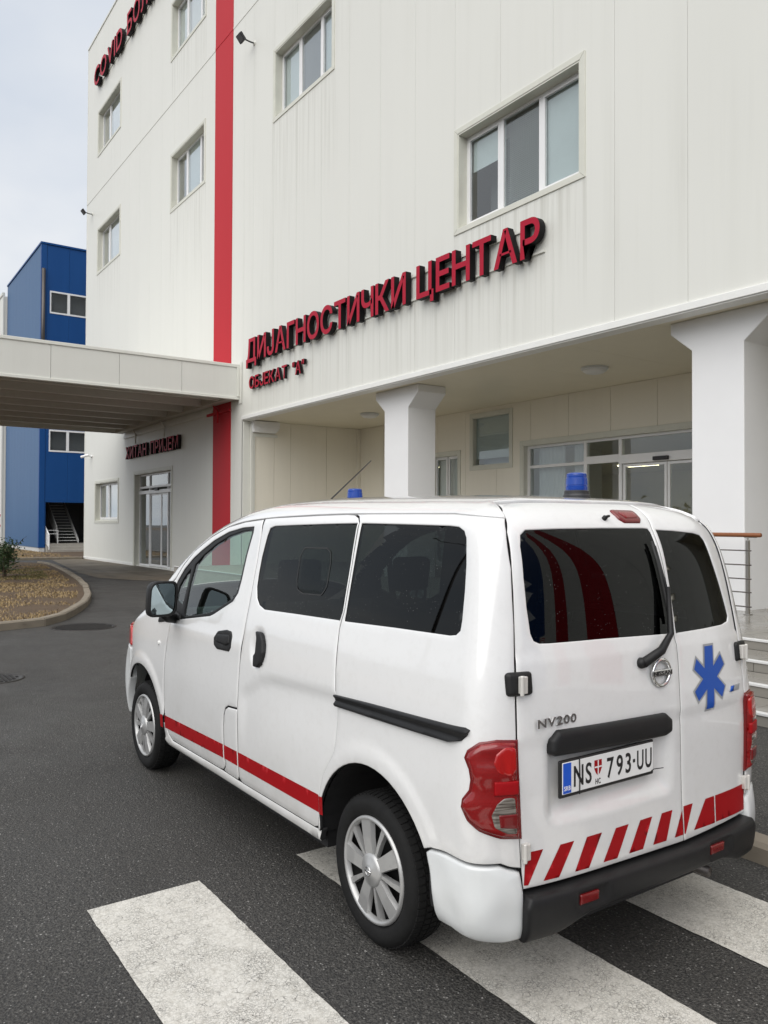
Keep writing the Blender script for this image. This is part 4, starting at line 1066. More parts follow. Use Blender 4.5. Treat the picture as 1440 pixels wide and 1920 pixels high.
for x, y, lb in ((-10.38, 12.15, 'round ceiling lamp under the overhang nearer the big column'), (-18.32, 12.24, 'round ceiling lamp under the overhang left of the far column')):
    l = empty('ceiling_lamp', (x, y, ZS-.01), lb, 'lamp', 'ceiling lamps under the overhang')
    MB().lathe([(.26, 0), (.26, -.04), (.24, -.055)], (x, y, ZS-.0101), 'z', 36).build('base', M['grey_frame'], l, smooth=True, auto=35)
    MB().lathe([(.235, -.045), (.225, -.075), (.17, -.11), (.08, -.13), (0, -.133)], (x, y, ZS-.0101), 'z', 36).build('diffuser', M['lamp_glass'], l, smooth=True)
# ================================================================ blue building behind
BB = empty('blue_building', (-53, 14, 0), 'blue clad building with an open stair behind the hospital corner', 'building')
bx1, by0, bz = -48.0, 9.82, 17.40
def blue():
    op = (10.16, 13.9, .20, 2.84); wins = [(10.28, 13.35, 13.54, 14.82), (10.30, 13.35, 5.70, 6.95)]
    # flank towards the road: vertical cladding sheets
    n = 10; w = 10.0/n
    for k in range(n):
        one_box('cladding_sheet', M['blue_panel_sky_lit'], BB, bx1-.25-w*(k+1)+.004, bx1-.25-w*k-.004, by0, by0+.06, .28, bz+.02*0)
    # face with windows and the stair opening (stands in the x plane)
    m = 6; ww = 7.2/m
    hl = [(o[0], o[1], o[2], o[3]) for o in [op]+wins]
    for k in range(m):
        a, b = by0+.30+ww*k, by0+.30+ww*(k+1)
        for z0, z1 in ((.28, 9.4), (9.43, bz)):
            mb = MB()
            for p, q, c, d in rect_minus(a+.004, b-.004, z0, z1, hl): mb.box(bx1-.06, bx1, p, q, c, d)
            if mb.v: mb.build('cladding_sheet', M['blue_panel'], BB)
    MB().box(bx1-.24, bx1+.02, by0-.02, by0+.29, .28, bz+.02).build('corner_cladding', M['blue_panel'], BB, bevel=.01)
    MB().box(bx1-10.3, bx1+.06, by0-.05, by0+.2, bz+.021, bz+.12).box(bx1-.2, bx1+.06, by0+.2, 17.3, bz+.021, bz+.12).build('roof_edge', M['blue_panel'], BB)
    MB().box(bx1-10.25, bx1-.2, by0+.3, 17.2, bz-.2, bz).build('roof', M['blue_panel'], BB)
    MB().box(bx1-10.25, bx1-.3, by0+.03, by0+.3, -.05, .279).box(bx1-.24, bx1-.02, by0+.03, op[0]-.02, -.05, .279).build('plinth', M['concrete_light'], BB)
    MB().box(bx1-10.3, bx1-10.2, by0, 17.2, 0, bz).box(bx1-10.2, bx1, 17.1, 17.2, 0, bz).build('rear_wall', M['blue_panel'], BB)
    MB().tube([(bx1+.08, by0+.10, 16.0), (bx1+.08, by0+.10, 9.6)], .10, 10).build('downpipe', M['steel_dark'], BB, smooth=True)
    for (y0, y1, z0, z1) in wins:
        f = MB(); n = 3; wv = (y1-y0)/n
        f.box(bx1-.10, bx1+.025, y0, y1, z0, z0+.09).box(bx1-.10, bx1+.025, y0, y1, z1-.09, z1)
        for k in range(n+1): 
            c = y0+wv*k; f.box(bx1-.099, bx1+.024, max(y0, c-.07), min(y1, c+.07), z0+.09, z1-.09)
        o = f.build('window', M['white_frame'], BB)
        for k in range(n): MB().box(bx1-.06, bx1-.05, y0+wv*k+.06, y0+wv*(k+1)-.06, z0+.08, z1-.08).build('pane', M['pane_dark'], o)
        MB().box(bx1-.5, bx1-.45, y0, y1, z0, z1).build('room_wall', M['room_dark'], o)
    # stair well
    y0, y1, z0, z1 = op
    sw = MB().box(bx1-6.2, bx1-6.1, y0, 17, 0, 5.5).box(bx1-6.1, bx1-.08, y0-.1, y0-.02, .3, 5.5).box(bx1-6.1, bx1-.08, y1+.02, y1+.1, .3, 5.5).box(bx1-6.1, bx1-.08, y0, y1, 5.4, 5.5)
    sw = sw.build('stair_well', M['room_dark'], BB)
    MB().box(bx1-6.1, bx1-.05, y0, y1, .3, .50).build('landing', M['concrete'], sw)
    for k, zt in enumerate((.34, .18)):
        MB().box(bx1-.05, bx1+.35+.33*k, y0-.02, y1+.5, 0 if k else .02, zt).build('outer_step', M['concrete'], sw) if False else None
    MB().box(bx1-.048, bx1+.32, y0+.02, y1, 0, .345).build('outer_step', M['concrete'], sw, bevel=.01); MB().box(bx1+.321, bx1+.66, y0+.25, y1, 0, .175).build('outer_step', M['concrete'], sw, bevel=.01)
    for k in range(14):
        z = .50+.175*(k+1); x = bx1-.9-.27*k
        one_box('stair_tread', M['concrete_light'], sw, x-.30, x, 11.05, 12.10, z-.04, z)
    for yy in (11.0, 12.14):
        MB().add([(bx1-.75, yy-.03, .52), (bx1-.75, yy+.03, .52), (bx1-4.8, yy+.03, 3.12), (bx1-4.8, yy-.03, 3.12), (bx1-.75, yy-.03, .72), (bx1-.75, yy+.03, .72), (bx1-4.8, yy+.03, 3.36), (bx1-4.8, yy-.03, 3.36)], [(0,1,2,3),(7,6,5,4),(0,4,5,1),(1,5,6,2),(2,6,7,3),(3,7,4,0)]).build('stringer', M['concrete_light'], sw)
    MB().add([(bx1-.75, 10.93, .75), (bx1-.75, 10.97, .75), (bx1-4.8, 10.97, 3.4), (bx1-4.8, 10.93, 3.4), (bx1-.75, 10.93, 1.45), (bx1-.75, 10.97, 1.45), (bx1-4.8, 10.97, 4.1), (bx1-4.8, 10.93, 4.1)], [(0,1,2,3),(7,6,5,4),(0,4,5,1),(1,5,6,2),(2,6,7,3),(3,7,4,0)]).build('stair_guard', M['concrete_light'], sw)
    rr_ = MB()
    for a, b in (((bx1+.62, 10.24), (bx1-.3, 10.24)),):
        rr_.tube([(a[0], a[1], .18), (a[0], a[1], 1.0), (b[0], b[1], 1.45), (b[0], b[1], .5)], .03, 8)
        for k in range(1, 8):
            t = k/8; x = a[0]+(b[0]-a[0])*t; rr_.tube([(x, a[1], .3+.2*t), (x, a[1], 1.0+.45*t)], .015, 6)
    rr_.tube([(bx1-.4, 10.24, .5), (bx1-.4, 10.24, 1.25), (bx1-.5, 10.95, 1.25), (bx1-.5, 10.95, .5)], .03, 8)
    rr_.tube([(bx1-.4, 10.24, 1.05), (bx1-.5, 10.95, 1.05)], .02, 8)
    rr_.build('stair_railing', M['white_frame'], sw)
blue()
WB = empty('white_building', (-66, 14, 0), 'pale building at the far left edge behind the blue one', 'building')
for k in range(8):
    one_box('cladding_sheet', M['wall_panel'], WB, -58.6-2.0*(k+1)+.004, -58.6-2.0*k-.004, 9.6, 9.7, .3, 16.9)
MB().box(-75, -58.6, 9.72, 20, 0, 16.85).build('wall_core', M['trim'], WB)
MB().box(-75, -58.6, 9.55, 9.72, 16.9, 17.1).build('roof_edge', M['trim'], WB)
for z in (2.1, 1.4):
    MB().box(-66, -58.7, 9.58, 9.598, z, z+.15).build('red_line', M['red_panel'], WB)
# ================================================================ shrub
def shrub(x, y, z, hgt, label):
    s = empty('shrub', (x, y, z), label, 'shrub'); rr = np.random.RandomState(3)
    st_ = MB(); tips = []
    for k in range(9):
        a = rr.uniform(0, 6.28); L = hgt*rr.uniform(.55, .95); lean = rr.uniform(.15, .5)
        p = [np.array((x+rr.uniform(-.08, .08), y+rr.uniform(-.08, .08), z))]
        for i in range(1, 5):
            t = i/4; p.append(p[0] + np.array((math.cos(a)*lean*L*t**1.4, math.sin(a)*lean*L*t**1.4, L*t)))
        st_.tube(p, [.018, .014, .011, .008, .004], 6); tips += p[2:]
    st_.tube([np.array((x+.15, y+.2, z+.75*hgt)), np.array((x+.25, y+.55, z+1.08*hgt))], [.008, .004], 6)
    st_.build('stem', M['bark'], s)
    vs = []; fs = []
    for i in range(1500):
        c = tips[rr.randint(len(tips))] + rr.normal(0, .13, 3)*np.array((1.1, 1.1, .9))
        if c[2] < z+.05: continue
        d = rr.normal(0, 1, 3); d[2] = abs(d[2])*.5; d /= np.linalg.norm(d); e = np.cross(d, rr.normal(0, 1, 3)); e /= np.linalg.norm(e)
        L = rr.uniform(.05, .10); w = L*.28; nn = np.cross(d, e)*L*.12
        b = len(vs); vs += [c, c+d*L*.5+e*w+nn, c+d*L, c+d*L*.5-e*w+nn]; fs += [(b, b+1, b+2), (b, b+2, b+3)]
    mesh_obj('foliage', vs, fs, M['leaf'], s)
shrub(-25.6, 4.30, .07, 1.12, 'dark leafy shrub growing on the planted island')
# ================================================================ across the road (seen in the panes and the van's paint)
def street_lamp(x, y, h, a, label):
    s = empty('street_lamp', (x, y, 0), label, 'street lamp', 'street lamps across the road')
    MB().tube([(x, y, 0), (x, y, h*.5), (x, y, h)], [.09, .07, .05], 10).build('pole', M['steel_dark'], s, smooth=True)
    dx, dy = math.cos(a), math.sin(a)
    MB().tube([(x, y, h), (x+dx*.5, y+dy*.5, h+.35), (x+dx*1.6, y+dy*1.6, h+.5)], .04, 8).build('arm', M['steel_dark'], s, smooth=True)
    MB().tube([(x+dx*1.5, y+dy*1.5, h+.5), (x+dx*2.2, y+dy*2.2, h+.52)], [.09, .11], 10).build('lamp_head', M['steel_dark'], s)
street_lamp(-9.5, -6.5, 6.5, R(60), 'street lamp across the road, nearest, mirrored in the van side windows')
street_lamp(-21., -13., 8.0, R(80), 'street lamp across the road, further left, mirrored in the entrance glass')
street_lamp(-2.5, -17., 8.0, R(100), 'street lamp across the road, furthest right, mirrored in the entrance glass')
def mast(x, y, h):
    s = empty('lattice_mast', (x, y, 0), 'slim lattice mast across the road mirrored in the rear side window', 'mast')
    mb = MB(); w0, w1 = .35, .16
    cor = lambda t: [(x+sx*(w0+(w1-w0)*t), y+sy*(w0+(w1-w0)*t), h*t) for sx, sy in ((-1,-1),(1,-1),(1,1),(-1,1))]
    for k in range(4): mb.tube([cor(0)[k], cor(1)[k]], .035, 6)
    n = 16
    for i in range(n):
        a, b = cor(i/n), cor((i+1)/n)
        for k in range(4): mb.tube([a[k], b[(k+1) % 4]], .018, 5); mb.tube([b[k], b[(k+1) % 4]], .018, 5)
    mb.build('lattice', M['steel_dark'], s)
    hd = MB()
    for k in range(6): hd.box(x-.9+.3*k, x-.72+.3*k, y-.15, y+.15, h+.1, h+.45)
    hd.box(x-1.0, x+1.0, y-.04, y+.04, h-.05, h+.1); hd.build('lamp_rack', M['steel_dark'], s)
mast(-10.5, -13.5, 12.5)
def far_trees():
    rr = np.random.RandomState(9); vs = []; fs = []
    for i in range(340):
        x = rr.uniform(-150, 120); y = -75 + rr.uniform(-14, 14); H = rr.uniform(1.6, 4.6); W = rr.uniform(1.5, 3.5)
        for q_ in range(90):
            c = np.array((x+rr.normal(0, W*.5), y+rr.normal(0, W*.4), abs(rr.normal(.45, .28))*H)); s = rr.uniform(.12, .34)
            b = len(vs); q = rr.normal(0, 1, (3, 3))*s; vs += [c+q[0], c+q[1], c+q[2]]; fs.append((b, b+1, b+2))
    o = mesh_obj('far_trees', vs, fs, M['far_leaf']); tag(o, 'far belt of trees across the fields, mirrored in the glass', 'trees', None, 'stuff')
far_trees()
fld = sheet('field', [(-300, -400), (300, -400), (300, -45), (-300, -45)], .02, M['soil'])
# ================================================================ the ambulance
def arc(cx, cz, r, a0, a1, n=14):
    return [(cx + r*math.cos(R(a0+(a1-a0)*k/n)), cz + r*math.sin(R(a0+(a1-a0)*k/n))) for k in range(n+1)]
RX, FX, AZ, AR = -2.648, -5.440, .300, .412      # wheel-arch centres (X), height, radius
WR = .292
van = empty('ambulance_van', VROOT, 'white ambulance van with red side stripe parked on the zebra crossing', 'van')

P_FDOOR = [(-3.917,1.691),(-4.135,1.677),(-4.361,1.646),(-4.572,1.585),(-4.771,1.497),(-4.905,1.40),(-4.987,1.315),(-4.985,1.18),(-4.945,1.048),(-4.973,.919),(-4.992,.779),(-5.001,.619),(-4.994,.457),(-4.974,.387),(-4.938,.337),(-4.875,.318),(-4.484,.322),(-4.135,.327),(-4.091,.333),(-4.064,.36),(-4.073,.448),(-4.071,.578),(-4.062,.638),(-4.04,.676),(-4.005,.694),(-3.893,.703),(-3.887,.755),(-3.886,.92),(-3.876,1.088),(-3.871,1.281),(-3.876,1.476),(-3.892,1.61)]
P_FWIN = [(-3.998,1.651),(-4.142,1.644),(-4.323,1.618),(-4.5,1.567),(-4.654,1.504),(-4.771,1.448),(-4.875,1.378),(-4.955,1.295),(-4.962,1.17),(-4.930,1.058),(-4.78,1.078),(-4.347,1.139),(-4.293,1.156),(-4.079,1.242),(-4.030,1.292),(-4.017,1.364),(-4.01,1.497),(-3.992,1.619)]
P_FGLASS = [(-4.02,1.634),(-4.145,1.626),(-4.309,1.597),(-4.472,1.544),(-4.615,1.48),(-4.724,1.415),(-4.748,1.296),(-4.744,1.099),(-4.369,1.157),(-4.308,1.175),(-4.111,1.253),(-4.062,1.298),(-4.047,1.365),(-4.038,1.496)]
P_FTRI = [(-4.772,1.395),(-4.86,1.33),(-4.915,1.265),(-4.925,1.19),(-4.80,1.16)]
P_SDOOR = [(-3.902,1.694),(-3.784,1.699),(-3.356,1.708),(-3.103,1.711),(-3.041,1.708),(-2.996,1.696),(-2.966,1.674),(-2.951,1.482),(-2.947,1.29),(-2.957,1.253),(-2.962,1.212),(-2.945,1.047),(-2.926,.946),(-2.905,.901),(-2.901,.847),(-2.91,.751),(-2.926,.691),(-3.003,.588),(-3.040,.49),(-3.046,.402),(-3.045,.372),(-3.068,.342),(-3.102,.330),(-3.471,.327),(-3.857,.324),(-3.891,.342),(-3.892,.403),(-3.889,.65),(-3.893,.703),(-3.887,.755),(-3.886,.92),(-3.876,1.088),(-3.871,1.281),(-3.876,1.476),(-3.892,1.61)]
P_SWIN = [(-3.757,1.655),(-3.513,1.661),(-3.211,1.667),(-2.976,1.670),(-2.962,1.481),(-2.958,1.289),(-2.969,1.250),(-3.343,1.242),(-3.692,1.233),(-3.756,1.250),(-3.796,1.282),(-3.823,1.34),(-3.830,1.409),(-3.832,1.486),(-3.820,1.604),(-3.806,1.643)]
P_QWIN = [(-2.944,1.67),(-2.628,1.666),(-2.339,1.661),(-2.285,1.657),(-2.246,1.642),(-2.226,1.617),(-2.200,1.522),(-2.185,1.428),(-2.175,1.326),(-2.176,1.293),(-2.195,1.276),(-2.230,1.270),(-2.572,1.262),(-2.934,1.250),(-2.932,1.284),(-2.936,1.478)]
P_POP = [(-3.400,1.550),(-3.190,1.553),(-3.150,1.535),(-3.138,1.48),(-3.135,1.385),(-3.165,1.347),(-3.335,1.342),(-3.396,1.358),(-3.414,1.405),(-3.424,1.510)]
P_LAMP = [(-.763,.932),(-.813,.937),(-.86,.930),(-.896,.902),(-.904,.881),(-.888,.848),(-.881,.811),(-.886,.774),(-.910,.741),(-.914,.716),(-.893,.679),(-.857,.650),(-.797,.622),(-.751,.614),(-.756,.773)]
P_GAPL = [(2.100,1.749),(2.047,1.717),(2.003,1.643),(1.982,1.512),(1.962,1.321),(1.943,1.11),(1.935,.933),(1.937,.772),(1.943,.609),(1.951,.482),(1.955,.431)]
P_SPLIT = [(2.812,.415),(2.802,.685),(2.797,.937),(2.800,1.124),(2.796,1.234),(2.784,1.421),(2.776,1.614),(2.778,1.657),(2.792,1.69),(2.83,1.72)]

def crease_z(x):
    return np.interp(x, [-4.3, -3.92, -3.889, -3.75, -3.636, -3.523, -3.257, -2.9], [.70, .74, .782, .852, .905, .928, .942, .957])
def d_side(V):
    x, z = V[:, 0], V[:, 1]; c = crease_z(x)
    fade = smooth01((x+3.90)/.12)
    t = (c - z)
    d = -.013*smooth01(t/.05+.15)*(1-smooth01((t-.06)/.34))*fade
    return d
def d_fdoor(V):
    # soft dished flank of the front door
    x, z = V[:, 0], V[:, 1]
    return -.008*smooth01((.98-z)/.25)*(1-smooth01((.75-z)/.30))*smooth01((x+4.9)/.3)*0 + .004*np.exp(-((z-1.02)/.05)**2)
def flare(cx):
    def f(V):
        r = np.hypot(V[:, 0]-cx, V[:, 1]-AZ)
        return .008*(1-smooth01((r-AR-.045)/.04))
    return f
def shell():
    """dark inner skin behind the panel gaps; open at the windows"""
    mb_v, mb_f = [], []
    def grid(frame, a0, a1, b0, b1, step, h, cut, lim=None, mirrored=False):
        A, B = np.arange(a0, a1+1e-9, step), np.arange(b0, b1+1e-9, step)
        g = np.array([(a, b) for b in B for a in A]); P, n, ok = frame.map(g, np.full(len(g), h))
        bad = ~ok | ((n @ (-frame.d)) < .42)
        for q in cut: bad |= in_poly(g, q)
        if lim is not None: bad |= lim(g)
        W = len(A); base = len(mb_v)
        for p in P:
            mb_v.append((p[0], 2*VYC-p[1], p[2]) if mirrored else tuple(p))
        for j in range(len(B)-1):
            for i in range(W-1):
                q = [j*W+i, j*W+i+1, (j+1)*W+i+1, (j+1)*W+i]
                if not bad[q].any():
                    pp = P[q]
                    if max(np.linalg.norm(pp[0]-pp[2]), np.linalg.norm(pp[1]-pp[3])) < .16: mb_f.append([base+k for k in q])
    def wheels(g):
        return (np.hypot(g[:, 0]-RX, g[:, 1]-AZ) < AR+.01) | (np.hypot(g[:, 0]-FX, g[:, 1]-AZ) < AR+.01)
    for mir in (False, True):
        grid(SIDE, -6.0, -2.08, .24, 1.72, .03, -.032, [inset(ccw(P_FGLASS), -.02), inset(ccw(P_FTRI), -.02), inset(ccw(P_SWIN), -.008), inset(ccw(P_QWIN), -.008)], wheels, mir)
        grid(DIAG, -1.10, -.70, .28, 1.74, .03, -.016, [], None, mir)
    grid(REAR, 1.83, 3.40, .28, 1.755, .03, -.048, [inset(ccw(P_LWIN), -.008), inset(ccw(P_RWIN), -.008)])
    ws = [(-4.46, 2.0), (-4.46, 3.23), (-5.34, 3.33), (-5.34, 1.90)]
    grid(TOP, -6.3, -2.1, 1.86, 3.37, .04, -.016, [ws])
    mesh_obj('inner_shell', mb_v, mb_f, M['van_inner'], van, True)
P_LWIN = [(2.080,1.650),(2.216,1.654),(2.475,1.657),(2.718,1.657),(2.750,1.655),(2.758,1.640),(2.766,1.454),(2.782,1.237),(2.712,1.238),(2.367,1.247),(2.100,1.250),(2.058,1.252),(2.034,1.263),(2.024,1.289),(2.020,1.377),(2.024,1.478),(2.036,1.590),(2.051,1.631)]
P_RWIN = [(2.798,1.650),(2.905,1.646),(3.059,1.636),(3.108,1.627),(3.127,1.606),(3.150,1.508),(3.182,1.404),(3.207,1.315),(3.218,1.276),(3.204,1.255),(3.151,1.245),(3.003,1.240),(2.808,1.236),(2.800,1.454)]
shell()
paint = M['van_paint']
# ---- left flank
fd = patch('front_door', SIDE, P_FDOOR, paint, van, rim=M['van_inner'], holes=[P_FWIN], gap=.0032, disp=d_fdoor)
patch('window_trim', SIDE, inset(ccw(P_FWIN), -.004), M['van_black_plastic'], fd, holes=[rounded(P_FGLASS, .02), rounded(P_FTRI, .012)], h=.000, edge=.003, thick=.02)
patch('window_pane', SIDE, inset(ccw(P_FGLASS), -.008), M['glass_clear'], fd, h=-.006, edge=0, thick=0, step=.03)
patch('window_pane', SIDE, inset(ccw(P_FTRI), -.008), M['glass_clear'], fd, h=-.006, edge=0, thick=0, step=.03)
fh = patch('door_handle', SIDE, rounded([(-4.192,1.072),(-4.084,1.090),(-4.022,1.087),(-4.003,1.064),(-4.000,1.003),(-4.023,.980),(-4.178,.974),(-4.226,.990),(-4.239,1.031)], .02), M['van_black_plastic'], fd, h=.013, edge=.006, thick=.01, step=.012,
           disp=lambda V: -.003*smooth01((.034-np.hypot((V[:, 0]+4.135)*.6, V[:, 1]-1.028))/.018))
patch('handle_grip', SIDE, rounded([(-4.19,1.055),(-4.03,1.068),(-4.02,1.02),(-4.06,1.008),(-4.19,1.012)], .012), M['van_black_plastic'], fh, h=.020, edge=.008, thick=.012, step=.012)
sdr = patch('sliding_door', SIDE, P_SDOOR, paint, van, rim=M['van_inner'], holes=[P_SWIN], gap=.0032,
            disp=lambda V: d_side(V) - .022*smooth01((.085-np.hypot((V[:, 0]+3.69), (V[:, 1]-1.038)*.85))/.035))
patch('window_pane', SIDE, inset(ccw(P_SWIN), -.003), M['glass_tint'], sdr, h=.000, edge=0, thick=0, step=.03)
patch('slide_window', SIDE, rounded(P_POP, .03), M['glass_pop'], sdr, h=.002, edge=.001, thick=0, step=.03)
patch('slide_window_seal', SIDE, inset(rounded(P_POP, .03), -.006), M['gasket'], sdr, holes=[rounded(P_POP, .03)], h=.0025, edge=0, thick=0, step=.03)
patch('door_handle', SIDE, rounded([(-3.721,1.124),(-3.665,1.119),(-3.631,1.089),(-3.614,1.026),(-3.620,.978),(-3.656,.950),(-3.704,.948),(-3.712,1.004),(-3.695,1.015),(-3.700,1.09)], .012), M['van_black_plastic'], sdr, h=.022, edge=.008, thick=.026, step=.012)
# quarter panel wraps the rear corner
def side2diag(pts, z_of=lambda p: p[1]):
    P, ok = SIDE.raw(np.array(pts)); return [(float(p[0]*C30 + p[1]*S30), float(p[2])) for p in P]
def rear2diag(pts):
    P, ok = REAR.raw(np.array(pts)); return [(float(p[0]*C30 + p[1]*S30), float(p[2])) for p in P]
q_front = [(-3.045,1.7105),(-2.996,1.697),(-2.966,1.674),(-2.951,1.482),(-2.947,1.29),(-2.957,1.253),(-2.962,1.212),(-2.945,1.047),(-2.926,.946),(-2.905,.901),(-2.901,.847),(-2.91,.751),(-2.926,.691),(-3.003,.588),(-3.040,.49),(-3.046,.402),(-3.045,.372),(-3.050,.335)]
q_arch = [p for p in arc(RX, AZ, AR, 176, 30, 22)]
q_seam = [(-2.25,.524),(-2.17,.531),(-2.09,.531)]
gap_d = rear2diag(P_GAPL)
z_s = [(-.80,.530),(-.775,.515),(gap_d[-2][0],.503)]
qpoly = side2diag(q_front) + side2diag([(RX-AR, .335)]) + side2diag(q_arch) + side2diag(q_seam) + z_s
up_gap = [p for p in rear2diag([(2.030,1.690)] + P_GAPL[2:]) if p[1] > .55][::-1]
_a, _b = np.array(rear2diag([(2.030,1.690)])[0]), np.array(side2diag([(-2.36,1.7065)])[0])
corner_line = [tuple(_a + (_b-_a)*k/8) for k in range(1, 9)]
qpoly += up_gap + corner_line + side2diag([(-2.6,1.709),(-2.93,1.711)])
corner_xy = [(float(p[0]), float(p[1])) for p in DIAG.raw(np.array(corner_line))[0]]
qwin_d = side2diag(P_QWIN)
rail_d = side2diag([(-2.921,.945),(-2.804,.950),(-2.648,.957),(-2.369,.966),(-2.156,.974),(-2.088,.979),(-2.071,.973),(-2.079,.952),(-2.101,.932),(-2.164,.916),(-2.362,.909),(-2.641,.902),(-2.798,.900),(-2.912,.897)])
arch_c = side2diag([(RX, AZ)])[0]
def d_quarter(V):
    # V is (a, z); turn a back into X on the flank (Y there is nearly constant)
    x = (V[:, 0] - 1.79*S30)/C30
    r = np.hypot(x-RX, V[:, 1]-AZ)
    return .008*(1-smooth01((r-AR-.050)/.04))*(V[:, 1] > .2)
lamp_in = inset(ccw(P_LAMP), -.003)
qp = patch('rear_quarter', DIAG, qpoly, paint, van, rim=M['van_inner'], holes=[qwin_d], gap=.0022, disp=d_quarter)
patch('window_pane', DIAG, inset(ccw(qwin_d), -.003), M['glass_tint'], qp, h=.000, edge=0, thick=0, step=.03)
patch('slide_rail', DIAG, rail_d, M['van_black_plastic'], qp, h=.011, edge=.004, thick=.010, step=.009, disp=lambda V: .012*(np.exp(-((V[:, 1]-.957-(V[:, 0]+1.1)*.03)/.009)**2) + np.exp(-((V[:, 1]-.918-(V[:, 0]+1.1)*.02)/.009)**2)))
# tail lamp
def tail_lamp():
    tl = patch('tail_lamp', DIAG, P_LAMP, M['lens_red'], van, h=.024, edge=.018, thick=.03, step=.014, disp=lambda V: .002*np.sin((V[:, 1]-.6)*60))
    patch('lamp_surround', DIAG, inset(ccw(P_LAMP), -.008), M['lens_red_base'], tl, h=.010, edge=.006, thick=.008, step=.02)
    patch('brake_bulb_lens', DIAG, rounded([(-.766,.920),(-.798,.922),(-.818,.900),(-.824,.869),(-.812,.836),(-.776,.822),(-.763,.845)], .02), M['lens_red_bright'], tl, h=.0265, edge=.006, thick=.01, step=.010)
    patch('reflector', DIAG, [(-.821,.811),(-.760,.808),(-.760,.764),(-.821,.767)], M['decal_red'], tl, h=.029, edge=.003, thick=.012, step=.012)
    patch('reverse_lens', DIAG, rounded([(-.767,.757),(-.796,.757),(-.819,.738),(-.829,.702),(-.820,.660),(-.790,.636),(-.760,.628)], .02), M['lens_clear'], tl, h=.0265, edge=.006, thick=.01, step=.010)
    patch('fog_lens', DIAG, [(-.810,.702),(-.762,.700),(-.762,.650),(-.806,.660)], M['lens_red_base'], tl, h=.029, edge=.003, thick=.006, step=.012)
    return tl
tl = tail_lamp()
# bumper corner in body plastic
wp = [(-2.262,.517)] + [p for p in arc(RX, AZ, AR, 29, -4, 8)]
wc = side2diag([(-2.17,.525),(-2.09,.525)])[::-1]
cpoly = side2diag(wp) + [(side2diag([(-2.15,.285)])[0][0], .285), (-.87,.268), (-.80,.262), (-.748,.266), (-.742,.43), (-.748,.496), (-.775,.508), (-.80,.523)] + wc
bc = patch('bumper_corner', DIAG, cpoly, M['van_white_plastic'], van, h=.016, gap=.002, edge=.010, thick=.05, disp=lambda V: .010*smooth01((.50-V[:, 1])/.12)*smooth01((V[:, 1]-.255)/.06) - .006*smooth01((V[:, 1]-.47)/.05) + .003*np.sin(V[:, 0]*38.)*np.sin(V[:, 1]*31.))
# sill, pillar between the doors
sp = [(-4.985,.262),(-3.06,.282),(-3.050,.335),(-3.102,.327),(-3.471,.324),(-3.857,.321),(-4.135,.324),(-4.484,.319),(-4.875,.315),(-4.945,.335),(-4.985,.40),(-5.03,.40)]
sill = patch('sill', SIDE, sp, paint, van, rim=M['van_inner'], h=.004, edge=.004, thick=.03, disp=lambda V: .012*np.exp(-((V[:, 1]-.298)/.014)**2))
pl = patch('pillar', SIDE, [(-3.893,.700),(-4.005,.692),(-4.04,.674),(-4.060,.636),(-4.069,.578),(-4.071,.448),(-4.062,.36),(-4.089,.331),(-4.05,.326),(-3.91,.325),(-3.893,.345),(-3.893,.403),(-3.890,.65)], paint, van, rim=M['van_inner'], gap=.0032)
# front fender and front bumper
ff = [(-4.985,1.315),(-4.983,1.18),(-4.945,1.048),(-4.973,.919),(-4.992,.779),(-5.001,.619),(-4.994,.457),(-5.03,.42)] + arc(FX, AZ, AR, 16, 140, 22) + [(-5.745,.60),(-5.725,.79),(-5.745,.90),(-5.74,.95),(-5.66,1.0),(-5.5,1.075),(-5.3,1.16),(-5.1,1.255)]
fen = patch('front_fender', SIDE, ff, paint, van, rim=M['van_inner'], gap=.0032, disp=flare(FX))
patch('side_marker', SIDE, [(-5.107+.017*math.cos(a*.5236), .896+.014*math.sin(a*.5236)) for a in range(12)], M['lamp_glass'], fen, h=.014, edge=.006, thick=.012, step=.02)
FDIAG = Frame((-C30, S30, 0), (0, 0, 1), (0, 0, 0), (S30, C30, 0))      # looks at the front left corner
FDIAG.off = np.array([-S30, -C30, 0]) * (np.array([-6.0, 2.0]) @ np.array([-S30, -C30]) + .8)
def side2f(pts):
    P, ok = SIDE.raw(np.array(pts)); return [(float(-p[0]*C30 + p[1]*S30), float(p[2])) for p in P]
fb = side2f([(-5.747,.60),(-5.727,.785)]) + [(6.10,.79),(6.42,.79),(6.62,.76),(6.66,.5),(6.60,.30),(6.30,.27)] + side2f([(-5.87,.29)]) + side2f(arc(FX, AZ, AR, 180, 140, 8))
fbump = patch('front_bumper', FDIAG, fb, M['van_white_plastic'], van, h=.014, gap=.002, edge=.010, thick=.04, disp=lambda V: .022*np.sin(np.clip((V[:, 1]-.27)/.50, 0, 1)*math.pi)**.8*smooth01((V[:, 0]-5.90)/.12))
fl = side2f([(-5.729,.80),(-5.748,.895),(-5.79,.93)]) + [(6.10,.935),(6.20,.91),(6.20,.80)]
hl = patch('head_lamp', FDIAG, fl, M['lens_red_bright'], van, h=.014, edge=.008, thick=.02)
patch('lamp_lens', FDIAG, [(6.205,.80),(6.205,.91),(6.36,.90),(6.46,.86),(6.44,.80)], M['lens_clear'], hl, h=.012, edge=.008, thick=.02)
# mirrored flank
def mirror_tree(o, parent=van):
    m = mirror(o, parent=parent)
    for c in [x for x in o.children]: mirror_tree(c, m)
    return m
for o in (fd, sdr, qp, tl, bc, sill, pl, fen, fbump, hl): mirror_tree(o)
